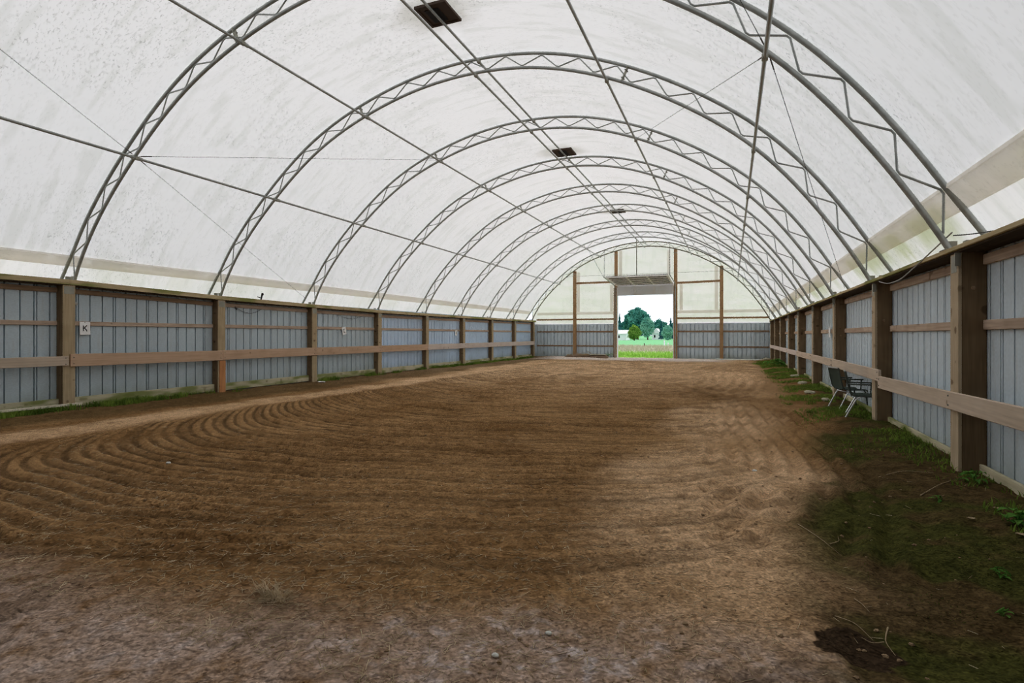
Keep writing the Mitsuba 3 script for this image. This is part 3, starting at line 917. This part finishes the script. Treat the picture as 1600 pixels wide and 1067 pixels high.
sign('K', 7.545, 1.66, 1.5, 'white sign with a black letter K, on the left wall beside the nearest post', SL + .06, 1)
sign('E', 16.15, 1.67, 13, 'tilted white sign with a black letter, in the middle of the left wall', SL + .06, 1)
sign('H', 24.89, 1.64, -3, 'small white sign far along the left wall, just before a post', SL + .06, 1)
sign(None, 16.32, 1.59, 0, 'narrow white sign on the girt of the right wall, behind the green chairs', SR - .06, -1)

# ------------------------------------------------------------------ the two patio chairs
def chair(x, y, z, rot, label):
    t = thing('patio_chair', label, 'chair', 'green patio chairs')
    M = T().translate([x, y, z]).rotate([0, 0, 1], rot)          # the chair faces +x
    W = .225
    seat = grid_mesh(np.array([[[u, w, .39 + .012 * math.cos(6 * u) - .02 * (1 - (w / W) ** 2)] for w in np.linspace(-W, W, 9)] for u in np.linspace(-.17, .23, 9)]))
    back = grid_mesh(np.array([[[-.17 - .06 * q - .03 * q * q + .02 * (1 - (w / W) ** 2), w, .40 + .40 * q] for w in np.linspace(-W, W, 9)] for q in np.linspace(0, 1, 10)]))

    def thick(m, d):
        a = m.copy()
        b = m.copy()
        b.vertices = np.array(b.vertices) + d
        b.invert()
        return cat([a, b])
    part(t, 'seat', thick(seat, (0, 0, -.008)), 'chair_green', True, at=M)
    part(t, 'backrest', thick(back, (-.008, 0, 0)), 'chair_green', True, at=M)
    for w in (-W - .012, W + .012):
        rail = round_path([[-.26, w, .81], [-.22, w, .60], [-.17, w, .39], [.0, w, .38], [.24, w, .39], [.27, w, .36]])
        part(t, 'side_rail', tube(rail, .013, 8), 'chair_frame_dark', 40, at=M)
        part(t, 'armrest', cat([box(-.22, .19, w - .025, w + .025, .575, .60, .01), bar([.14, w, .39], [.15, w, .58], .011, 6)]), 'chair_frame_dark', at=M)
        part(t, 'leg', tube(round_path([[-.02, w * .98, .38], [-.09, w, .33], [-.25, w * 1.05, .0]], 2, .15), .013, 8), 'chrome_leg', 40, at=M, label='shiny metal rear leg')
        part(t, 'leg', tube(round_path([[.20, w * .98, .38], [.23, w, .32], [.27, w * 1.02, .0]], 2, .15), .013, 8), 'chair_frame_dark', 40, at=M)
    part(t, 'crossbar', bar([-.09, -W - .01, .335], [-.09, W + .01, .335], .012, 8), 'chrome_leg', 40, at=M, label='shiny metal bar between the rear legs')
    part(t, 'top_rail', bar([-.262, -W - .012, .80], [-.262, W + .012, .80], .016, 8), 'cable_grey', 40, at=M, label='grey top edge of the backrest')


chair(2.16, 11.28, .06, -9, 'dark green patio chair facing the right wall, the nearer of the two')
chair(2.15, 12.52, .06, 13, 'dark green patio chair farther from the camera, turned away beside the third post')

# ------------------------------------------------------------------ things on the floor
def blades(spots, hmin, hmax, width, seed, lean=.5, zf=None):
    r = np.random.default_rng(seed)
    n = len(spots)
    h = r.uniform(hmin, hmax, n)
    a = r.uniform(0, 2 * np.pi, n)
    ln = r.uniform(.1, lean, n) * h
    w = width * r.uniform(.6, 1.2, n)
    d = np.stack([np.cos(a), np.sin(a), 0 * a], 1)
    sd = np.stack([-np.sin(a), np.cos(a), 0 * a], 1)
    b0 = spots
    up = np.array([0, 0, 1.0])
    mid = b0 + d * (ln * .35)[:, None] + up * (h * .6)[:, None]
    tip = b0 + d * ln[:, None] + up * h[:, None] * .95
    V = np.stack([b0 - sd * w[:, None], b0 + sd * w[:, None], mid - sd * (w * .75)[:, None], mid + sd * (w * .75)[:, None], tip], 1).reshape(-1, 3)
    f0 = np.array([[0, 1, 3], [0, 3, 2], [2, 3, 4]])
    F_ = (np.arange(n)[:, None, None] * 5 + f0[None]).reshape(-1, 3)
    return trimesh.Trimesh(V, F_, process=False)


def spots_in(n, x0, x1, y0, y1, seed, keep):
    r = np.random.default_rng(seed)
    x, y = r.uniform(x0, x1, n), r.uniform(y0, y1, n)
    k = keep(x, y, r)
    x, y = x[k], y[k]
    return np.stack([x, y, floor_height(x, y) - .005], 1)


def clump(x, y, s, seed):
    return meshkit.fbm(np.stack([x * s, y * s, x * 0 + seed], -1), 3, seed=seed)


sp = np.vstack([spots_in(14000, -13.12, -12.3, 2.6, 10.7, 1, lambda x, y, r: (clump(x, y, 1.5, 3) > .40) & (r.uniform(size=x.shape) < nsm(-12.3, -12.75, x + .05 * (y - 6)) * nsm(11, 8.5, y))),
                spots_in(15000, -13.12, -12.6, 10.9, 36, 2, lambda x, y, r: (clump(x, y, .8, 5) > .42 + .18 * (y < 18)) & (r.uniform(size=x.shape) < nsm(-12.55, -12.95, x)))])
thing('wall_grass', 'green grass growing along the foot of the left wall', 'grass', kind='stuff')
add('wall_grass', blades(sp, .04, .16, .008, 3), 'grass_wall')
sp = np.vstack([spots_in(44000, 1.0, 2.42, 7.0, 34, 4, lambda x, y, r: (clump(x, y, 1.1, 8) > .40) & (r.uniform(size=x.shape) < nsm(1.0, 1.65, x + .35 * (clump(x, y, .8, 2) - .5) * 2) * nsm(7.5, 10.5, y))),
                spots_in(1500, 1.9, 2.44, 3.5, 9.6, 5, lambda x, y, r: (clump(x, y, 2.5, 4) > .5)),
                spots_in(7000, 1.3, 2.3, 24, 33.5, 6, lambda x, y, r: clump(x, y, 1.5, 6) > .38)])
labels[key('wall_grass')] = {'label': 'green grass bank along the foot of the right wall, around the chairs', 'category': 'grass', 'kind': 'stuff'}
add('wall_grass_001', blades(sp, .02, .08, .0065, 5, 1.3), 'grass_wall')
sp = spots_in(14000, .55, 2.3, 2.6, 9, 7, lambda x, y, r: (clump(x, y, 1.9, 12) > .53) & (r.uniform(size=x.shape) < nsm(.6, 1.3, x)))
labels[key('moss_turf')] = {'label': 'short mossy turf on the dark damp ground at the lower right', 'category': 'moss', 'kind': 'stuff'}
add('moss_turf', blades(sp, .004, .016, .003, 8, 1.5), 'moss_dark')

# straw and chaff
r = np.random.default_rng(21)


def litter(n, seed):
    r = np.random.default_rng(seed)
    x = r.uniform(-9, 2.2, n * 4)
    y = 1.9 + r.exponential(1.1, n * 4)
    ok = (y < 9) & (r.uniform(size=n * 4) < .12 + .88 * nsm(.5, -.1, x)) & (clump(x, y, 1.2, 15) + r.uniform(-.3, .3, n * 4) > .5) & (x > -1.6 * y - 1.5) & (x < .52 * y + .4)
    x, y = x[ok][:n], y[ok][:n]
    z = floor_height(x, y)
    a, L, w = r.uniform(0, np.pi, len(x)), r.uniform(.015, .085, len(x)) * np.where(r.uniform(size=len(x)) < .1, 1.8, 1), r.uniform(.0007, .0018, len(x))
    d, sd = np.stack([np.cos(a), np.sin(a), r.normal(0, .12, len(x))], 1), np.stack([-np.sin(a), np.cos(a), 0 * a], 1)
    c = np.stack([x, y, z + .004], 1)
    up = np.array([0, 0, .0018])
    V = np.stack([c - d * L[:, None] / 2 - sd * w[:, None], c - d * L[:, None] / 2 + sd * w[:, None], c + d * L[:, None] / 2 + sd * w[:, None], c + d * L[:, None] / 2 - sd * w[:, None], c - d * L[:, None] / 2 + up, c + d * L[:, None] / 2 + up], 1)
    f0 = np.array([[0, 4, 5], [0, 5, 3], [1, 2, 5], [1, 5, 4], [0, 1, 4], [2, 3, 5]])
    return trimesh.Trimesh(V.reshape(-1, 3), (np.arange(len(x))[:, None, None] * 6 + f0[None]).reshape(-1, 3), process=False)


thing('straw_litter', 'loose bits of straw and chaff strewn over the dirt in the foreground', 'straw', kind='stuff')
add('straw_litter', litter(5200, 31), 'straw')


def clods(n, seed):
    r = np.random.default_rng(seed)
    base = trimesh.creation.icosphere(subdivisions=1)
    ms = []
    x = r.uniform(-9, 2, n * 3)
    y = 2 + r.exponential(4.5, n * 3)
    ok = (y < 20) & (x > -1.35 * y - 1) & (x < .45 * y + .3)
    for px, py in list(zip(x[ok], y[ok]))[:n]:
        m = base.copy()
        s = r.uniform(.003, .010) * (1 + py * .06)
        m.vertices = np.array(m.vertices) * (1 + r.normal(0, .18, (len(m.vertices), 1))) * s * np.array([1.2, 1, .7]) + [px, py, gz(px, py) + s * .3]
        ms.append(m)
    return cat(ms)


thing('soil_clods', 'small crumbs of soil lying on the harrowed dirt', 'soil', kind='stuff')
add('soil_clods', clods(600, 5), 'clod_soil')


def twig(pts, r0, label, branch=None):
    t = thing('twig', label, 'twig', 'dry twigs on the ground')
    P = np.array([[x, y, gz(x, y) + r0 + dz] for x, y, dz in pts])
    P = round_path(P, 2)
    part(t, 'stem', tube(P, np.linspace(r0, r0 * .45, len(P)), 6), 'stick_bark', 40)
    if branch:
        B = round_path(np.array([[x, y, gz(x, y) + r0 + dz] for x, y, dz in branch]), 2)
        part(t, 'side_shoot', tube(B, np.linspace(r0 * .8, r0 * .35, len(B)), 6), 'stick_bark', 40)


twig([(.498, 4.90, .005), (.56, 4.68, .01), (.634, 4.48, .008), (.72, 4.42, 0)], .004, 'long curved dry twig on the brown dirt at right, left of the mossy patch', [(.66, 4.47, .01), (.74, 4.60, .015), (.75, 4.73, .0)])
twig([(.753, 3.33, .0), (.715, 3.20, .02), (.695, 3.12, .02), (.72, 3.05, 0)], .004, 'pale forked twig near the bottom right, beside the dark wet patch', [(.69, 3.12, .02), (.64, 3.11, .01), (.60, 3.15, 0)])
twig([(.655, 3.62, .0), (.68, 3.55, .01), (.70, 3.47, 0)], .0034, 'short dark twig on the moss above the pale forked twig', [(.69, 3.5, .01), (.72, 3.53, .01), (.73, 3.56, 0)])
twig([(.52, 3.36, .0), (.60, 3.28, .012), (.655, 3.17, 0)], .003, 'thin bent twig at the edge of the pale crust, near the dark wet patch')
twig([(1.62, 6.05, .0), (1.85, 6.35, .02), (2.05, 6.6, 0)], .006, 'twig lying on the litter in front of the nearest right post')
twig([(1.45, 6.8, .0), (1.7, 6.95, .015), (1.95, 6.85, 0)], .005, 'twig on the ground left of the nearest right post')
for i, (x, y, s, q, lab) in enumerate([(2.05, 21.1, .20, (1, 2.0, .55), 'pale flat rock by the right wall, farthest of the row'), (2.0, 18.3, .17, (1, 2.4, .5), 'pale flat rock by the right wall, second farthest of the row'),
                                       (1.85, 15.6, .17, (1, 2.6, .5), 'long pale rock in the grass by the right wall, beyond the chairs'), (1.95, 13.7, .13, (1, 2.0, .6), 'pale rock in the grass just behind the chairs')]):
    t = thing('rock', lab, 'rock', 'pale rocks along the right wall')
    add(t, rock(s * .75, q, i + 3, 2, 1.0).apply_translation([x, y, gz(x, y) + .0]), 'stone', 50)
for i, (x, y, lab) in enumerate([(-1.02, 2.32, 'small grey pebble on the crust at the bottom centre'), (-.85, 2.60, 'small pale pebble right of the straw tuft'), (.25, 6.7, 'tiny white stone on the pale dirt at right'), (-6.05, 4.35, 'small white stone in the furrows at left')]):
    t = thing('pebble', lab, 'stone', 'pebbles on the dirt')
    add(t, rock(.014 if y < 3 else .024, (1.3, 1, .7), i + 20, 1).apply_translation([x, y, gz(x, y) + .008]), 'concrete_pale', 50)
# a tuft of old straw and the clipped clump in the foreground
t = thing('straw_tuft', 'brown tuft of dead straw lying on the dirt at the lower left', 'straw')
part(t, 'root_ball', rock(.055, (1.5, .8, .22), 9, 2, 1.2).apply_translation([-2.42, 2.36, gz(-2.42, 2.36) + .0]), 'clod_soil', 50)
rr = np.random.default_rng(4)
sticks = []
for i in range(110):
    a, L = rr.uniform(0, 2 * np.pi), rr.uniform(.04, .15)
    b = np.array([-2.42 + rr.normal(0, .06), 2.36 + rr.normal(0, .03), 0])
    b[2] = gz(b[0], b[1]) + .01
    sticks.append(bar(b, b + np.array([math.cos(a) * L, math.sin(a) * L * .6, rr.uniform(.0, .07)]), .0016, 4))
part(t, 'stalks', cat(sticks), 'straw')
labels[f'{t}__stalks'] = {'label': 'dry straw stalks', 'kind': 'stuff'}
# fallen bleached batten at the left edge
t = thing('batten', 'narrow bleached batten lying in the grass at the foot of the left wall', 'board')
part(t, 'board', beam([-12.78, 5.2, .075], [-12.72, 7.25, .065], .05, .03), 'wood_bleached')
part(t, 'nail', bar([-12.74, 6.9, .09], [-12.74, 6.9, .12], .004, 5), 'clamp_metal')
for i, (x, y, sx, lab) in enumerate([(-12.3, 14.0, .28, 'small white scrap on the dirt near the third left post'), (1.9, 4.9, .06, 'curled dry leaf on the litter at the right edge'), (1.75, 5.3, .055, 'pale dry leaf on the litter, left of the green weed'), (2.0, 5.55, .055, 'brown curled leaf below the near right wall')]):
    t = thing('scrap', lab, 'leaf' if i else 'scrap')
    G = np.array([[[u * sx, w * sx * .5 * math.sin(math.pi * (.08 + .84 * (u + .5))), .012 + .18 * sx * (u * u + w * w * .6)] for w in np.linspace(-1, 1, 7)] for u in np.linspace(-.5, .5, 9)])
    g1 = grid_mesh(G)
    g2 = g1.copy()
    g2.vertices = np.array(g2.vertices) - [0, 0, .003]
    g2.invert()
    add(t, cat([g1, g2]).apply_translation([x, y, gz(x, y) + .006]), 'sign_white' if i == 0 else 'stick_bark', 30)


def weed(x, y, s, n, seed, label):
    t = thing('weed', label, 'weed', 'green weeds by the right wall')
    r = np.random.default_rng(seed)
    z0 = gz(x, y)
    part(t, 'stem', cat([tube(round_path([[x, y, z0 - .01], [x + r.normal(0, .02), y + r.normal(0, .02), z0 + s * .4], [x + r.normal(0, .05) * s * 4, y + r.normal(0, .05) * s * 4, z0 + s * .8]]), .003, 5) for _ in range(3)]), 'weed_leaf')
    for i in range(n):
        a, L, wd = r.uniform(0, 2 * np.pi), s * r.uniform(.45, .8), s * r.uniform(.12, .2)
        b = np.array([x + r.normal(0, .25 * s), y + r.normal(0, .25 * s), z0 + s * r.uniform(.05, .6)])
        d, sd = np.array([math.cos(a), math.sin(a), 0]), np.array([-math.sin(a), math.cos(a), 0])
        G = np.array([[b + d * (L * u) + np.array([0, 0, L * (.55 * u - .75 * u * u)]) + sd * w * wd * math.sin(math.pi * min(1, .06 + u)) ** .8 + np.array([0, 0, abs(w) * wd * .3]) for w in (-1, 0, 1)] for u in np.linspace(0, 1, 6)])
        part(t, 'leaf', grid_mesh(G), 'weed_leaf', True)


weed(1.98, 5.15, .17, 16, 1, 'bright green leafy weed at the right edge below the nearest post')
weed(2.18, 6.55, .15, 14, 2, 'low green weed at the foot of the nearest right post')
weed(1.55, 4.25, .07, 8, 3, 'little green seedling on the dark ground at the right edge, below the leafy weed')
weed(1.35, 3.65, .05, 7, 4, 'tiny green seedling on the dark ground at the bottom right')
weed(1.72, 5.9, .07, 8, 5, 'small pale green seedling left of the leafy weed')
weed(1.85, 27.8, .55, 18, 6, 'tall green weed clump far along the right wall')
weed(-7.62, 36.1, .45, 12, 7, 'green weeds at the foot of the left door post')

# brush heap at the far gable
t = thing('brush_heap', 'low dark heap of soil and branches at the foot of the far gable', 'heap')
part(t, 'soil', rock(.55, (2.1, .9, .38), 14, 3, .7).apply_translation([-9.35, 36.0, .03]), 'heap_soil', 50)
rr = np.random.default_rng(8)
for i in range(14):
    x, y = -9.4 + rr.normal(0, .55), 35.85 + rr.normal(0, .15)
    a, L = rr.uniform(-.5, .5) + (math.pi if rr.uniform() < .5 else 0), rr.uniform(.35, .9)
    p0 = np.array([x, y, .16])
    p1 = p0 + np.array([math.cos(a) * L, math.sin(a) * L * .5, rr.uniform(-.05, .35)])
    part(t, 'branch', tube(round_path([p0, (p0 + p1) / 2 + rr.normal(0, .05, 3), p1]), np.linspace(.022, .01, 10), 6), 'stick_bark', 40)
t = thing('rubble_slab', 'dark low slab of broken stuff with a pale top, between the brush heap and the doorway', 'rubble')
part(t, 'base', rock(.42, (1.5, .75, .40), 17, 3, .5).apply_translation([-8.15, 35.7, .06]), 'heap_soil', 50)
part(t, 'top', box(-8.75, -7.65, 35.45, 35.9, .19, .235, .02), 'stone')

# odds and ends on the left wall
t = thing('insulator', 'small grey knob insulator on the left wall beside the nearest post', 'insulator')
part(t, 'knob', trimesh.creation.icosphere(subdivisions=2, radius=.045).apply_scale([.8, 1, 1]).apply_translation([SL + .075, 7.345, 2.19]), 'cable_grey', 40)
part(t, 'bracket', box(SL + .0, SL + .05, 7.30, 7.335, 1.98, 2.17, .004), 'clamp_metal')
t = thing('perched_bracket', 'small dark bracket standing on the left plate between the second and third posts', 'bracket')
zp = float(plate_l(12.35)) + .018
part(t, 'stalk', bar([-13.15, 12.36, zp - .01], [-13.15, 12.40, zp + .16], .022, 7), 'vent_black')
part(t, 'arm', cat([bar([-13.15, 12.38, zp + .07], [-13.13, 12.22, zp + .09], .012, 6), rock(.035, (1, 1, 1.2), 2, 1).apply_translation([-13.15, 12.42, zp + .18])]), 'vent_black')
t = thing('wire_loop', 'dark loop of wire hanging in front of the left sheets past the second post', 'wire')
part(t, 'wire', tube([[SL + .03, 11.35 + 1.2 * u, 2.42 - .26 * math.sin(math.pi * u) ** .8] for u in np.linspace(0, 1, 16)], .006, 5), 'cable_dark')
part(t, 'plug', bar([SL + .03, 11.45, 2.33], [SL + .03, 11.52, 2.25], .018, 6), 'cable_dark')
t = thing('wire_loop', 'thin dark wire drooping across the left sheets above the tilted sign', 'wire')
add(t, tube([[SL + .03, 15.6 + 1.9 * u, 2.33 - .2 * math.sin(math.pi * u)] for u in np.linspace(0, 1, 16)], .005, 5), 'cable_dark')
t = thing('hose', 'pale cable drooping from the right plate between the first and second posts', 'cable')
add(t, tube(round_path([[2.22, YT[0] - .12, 2.62], [2.17, 8.0, 2.43], [2.15, 8.3, 2.36], [2.16, 8.9, 2.27], [2.17, 9.6, 2.27], [2.19, 10.2, 2.36]], 3), .008, 6), 'cable_grey', 40)
t = thing('cord', 'thin cord strung between the feet of the nearest truss on the right plate', 'cord')
add(t, tube(round_path([[2.26, Y1 - .02, 2.60], [2.35, Y1 - .2, 2.575], [2.47, Y1 - .55, 2.55]], 2), .006, 5), 'cable_dark')

# ------------------------------------------------------------------ outside
sp = np.random.default_rng(3).uniform([-14, 37.5], [3, 49], (9000, 2))
thing('meadow_grass', 'bright green grass just outside the open door', 'grass', kind='stuff')
add('meadow_grass', blades(np.c_[sp, np.full(len(sp), -.03)], .10, .30, .012, 6), 'grass_field_blade')
sp = np.random.default_rng(4).uniform([-24, 50], [-2, 78], (9000, 2))
thing('dry_weeds', 'strip of tall tan weeds in the field beyond the door', 'weeds', kind='stuff')
add('dry_weeds', blades(np.c_[sp, np.full(len(sp), -.06)], .15, .5, .02, 9), 'grass_dry')


def leafy(center, radii, n, size, seed, cone=False):
    r = np.random.default_rng(seed)
    ms_c, k = [], 0
    u = r.normal(size=(n, 3))
    u /= np.linalg.norm(u, axis=1, keepdims=True)
    lump = .45 + 1.0 * meshkit.fbm(u * 2.1 + seed, 3, seed=seed)
    rad = r.uniform(.55, 1.0, n) ** .5
    P = u * (lump * rad)[:, None]
    if cone:
        hgt = r.uniform(0, 1, n) ** 1.3
        a = r.uniform(0, 2 * np.pi, n)
        rr_ = (1 - hgt) * (.75 + .25 * np.sin(hgt * 40)) * r.uniform(.5, 1, n)
        P = np.stack([np.cos(a) * rr_, np.sin(a) * rr_, hgt * 2 - 1], 1)
    P = P * radii + center
    a, b = r.normal(size=(n, 3)), r.normal(size=(n, 3))
    a /= np.linalg.norm(a, axis=1, keepdims=True)
    b -= a * (a * b).sum(1, keepdims=True)
    b /= np.linalg.norm(b, axis=1, keepdims=True)
    s = size * r.uniform(.6, 1.3, (n, 1))
    V = np.stack([P - a * s, P + b * s * .6, P + a * s, P - b * s * .6], 1).reshape(-1, 3)
    q = np.arange(n)[:, None] * 4
    return trimesh.Trimesh(V, np.vstack([q + [0, 1, 2], q + [0, 2, 3]]), process=False)


def tree(kind, label, x, y, w, h, bsdf, n=2600, size=None, cone=False, trunk=.12, group=None, cat_='tree'):
    t = thing(kind, label, cat_, group)
    c = np.array([x, y, h * .5 + h * trunk * .5])
    rad = np.array([w / 2, w / 2, h * (1 - trunk) / 2])
    core = rock(1.0, (1, 1, 1), int(abs(x) * 7) % 50, 3, .5)
    if cone:
        core = trimesh.creation.cone(radius=1, height=2, sections=14)
        core.apply_translation([0, 0, -1])
    core.vertices = np.array(core.vertices) * rad * .62 + c
    part(t, 'crown', cat([leafy(c, rad, n, size or w * .055, int(abs(x) * 13 + y) % 1000, cone), core]), bsdf)
    part(t, 'trunk', tube([[x, y, -.3], [x, y, h * .5]], [w * .05, w * .03], 8), 'tree_bark')


def at_px(u, dist):
    """World x of the line of sight through the doorway at picture column u, at distance y (used to lay out the far trees)."""
    a = (u - 800) / F_PX
    return dist * (a * c_ - s_) / (a * s_ + c_)


M_ = lambda px, dist, u: px / F_PX * (-at_px(u, dist) * s_ + dist * c_)


def tree_px(kind, label, u, wpx, hpx, dist, bsdf, **kw):
    tree(kind, label, at_px(u, dist), dist, M_(wpx, dist, u), M_(hpx, dist, u) + EYE, bsdf, **kw)


tree_px('broadleaf_tree', 'large round blue-green tree in the middle of the doorway view', 996, 40, 42, 200, 'leaf_tree_blue', n=5000)
tree_px('broadleaf_tree', 'paler feathery tree just right of the large round tree', 1012, 21, 28, 188, 'leaf_tree_pale', n=3000)
tree_px('round_bush', 'light green round bush in front of the large tree, beside the white shed', 991, 20, 15.5, 165, 'leaf_bush', trunk=.02, cat_='bush')
tree_px('conifer', 'dark pointed conifer at the left edge of the doorway view', 968, 13, 34, 195, 'leaf_conifer', cone=True, trunk=.05)
tree_px('conifer', 'dark conifer in front of the white gabled house', 1033, 10, 22, 190, 'leaf_conifer', cone=True, trunk=.05)
tree_px('conifer', 'pointed conifer at the right edge of the doorway view', 1048, 14, 27, 205, 'leaf_conifer', cone=True, trunk=.05)
tree_px('broadleaf_tree', 'low rounded pale tree at the right of the doorway view', 1043, 19, 15, 180, 'leaf_tree_pale', trunk=.04)
for u, w, hh, lab in [(950, 34, 24, 'dark background tree hidden beyond the left door post'), (976, 26, 22, 'dark background tree behind the white shed'), (1030, 30, 23, 'background tree behind the white gabled house'),
                      (1060, 30, 22, 'background tree partly hidden by the right door post'), (1085, 34, 24, 'background tree beyond the right door post'), (925, 34, 22, 'background tree left of the doorway view')]:
    tree_px('broadleaf_tree', lab, u, w, hh, 240, 'leaf_tree_blue', trunk=.02, group='background trees')


def house(kind, label, u, dist, wpx, wall_px, roof_px, gable, roofm):
    t = thing(kind, label, kind)
    x, w, hw, hr = at_px(u, dist), M_(wpx, dist, u), M_(wall_px, dist, u) + EYE, M_(roof_px, dist, u)
    d = 7.0
    part(t, 'walls', box(x - w / 2, x + w / 2, dist - d / 2, dist + d / 2, -.3, hw), 'white_render')
    if gable:
        prof_ = [(x - w / 2 - .3, hw), (x, hw + hr), (x + w / 2 + .3, hw)]
        mm = trimesh.creation.extrude_polygon(Polygon(prof_), d + .6, engine='earcut')
        v = np.array(mm.vertices)
        mm = trimesh.Trimesh(np.stack([v[:, 0], dist - d / 2 - .3 + v[:, 2], v[:, 1]], 1), mm.faces, process=False)
    else:
        pr = [(dist - d / 2 - .4, hw), (dist, hw + hr), (dist + d / 2 + .4, hw)]
        mm = trimesh.creation.extrude_polygon(Polygon(pr), w + .6, engine='earcut')
        v = np.array(mm.vertices)
        mm = trimesh.Trimesh(np.stack([x - w / 2 - .3 + v[:, 2], v[:, 0], v[:, 1]], 1), mm.faces, process=False)
    mm.fix_normals()
    part(t, 'roof', mm, roofm)
    part(f'{t}__walls', 'window', box(x - w * .25, x - w * .08, dist - d / 2 - .05, dist - d / 2 + .05, hw * .35, hw * .75), 'vent_black')


house('shed', 'low white shed with a pale roof, left of the light green bush', 973, 172, 16, 2.5, 6, False, 'roof_white')
house('house', 'white gabled house between the trees at the right of the doorway view', 1027, 198, 12, 3, 8, True, 'roof_white')
for u, v0, hh, lab in [(1007, 540.5, 4, 'short fence post in the field near the middle of the doorway'), (1038, 540.5, 9, 'pale fence post in the field, right of the middle of the doorway'), (1044, 540, 5, 'fence post in the field near the right door post')]:
    dist = 77.0
    t = thing('fence_post', lab, 'post', 'fence posts in the field')
    x = at_px(u, dist)
    part(t, 'stake', box(x - .07, x + .07, dist - .07, dist + .07, -.2, M_(hh, dist, u), .01), 'white_render' if hh > 4 else 'tree_bark')
    part(t, 'cap', box(x - .085, x + .085, dist - .085, dist + .085, M_(hh, dist, u), M_(hh, dist, u) + .04, .01), 'white_render' if hh > 4 else 'tree_bark')
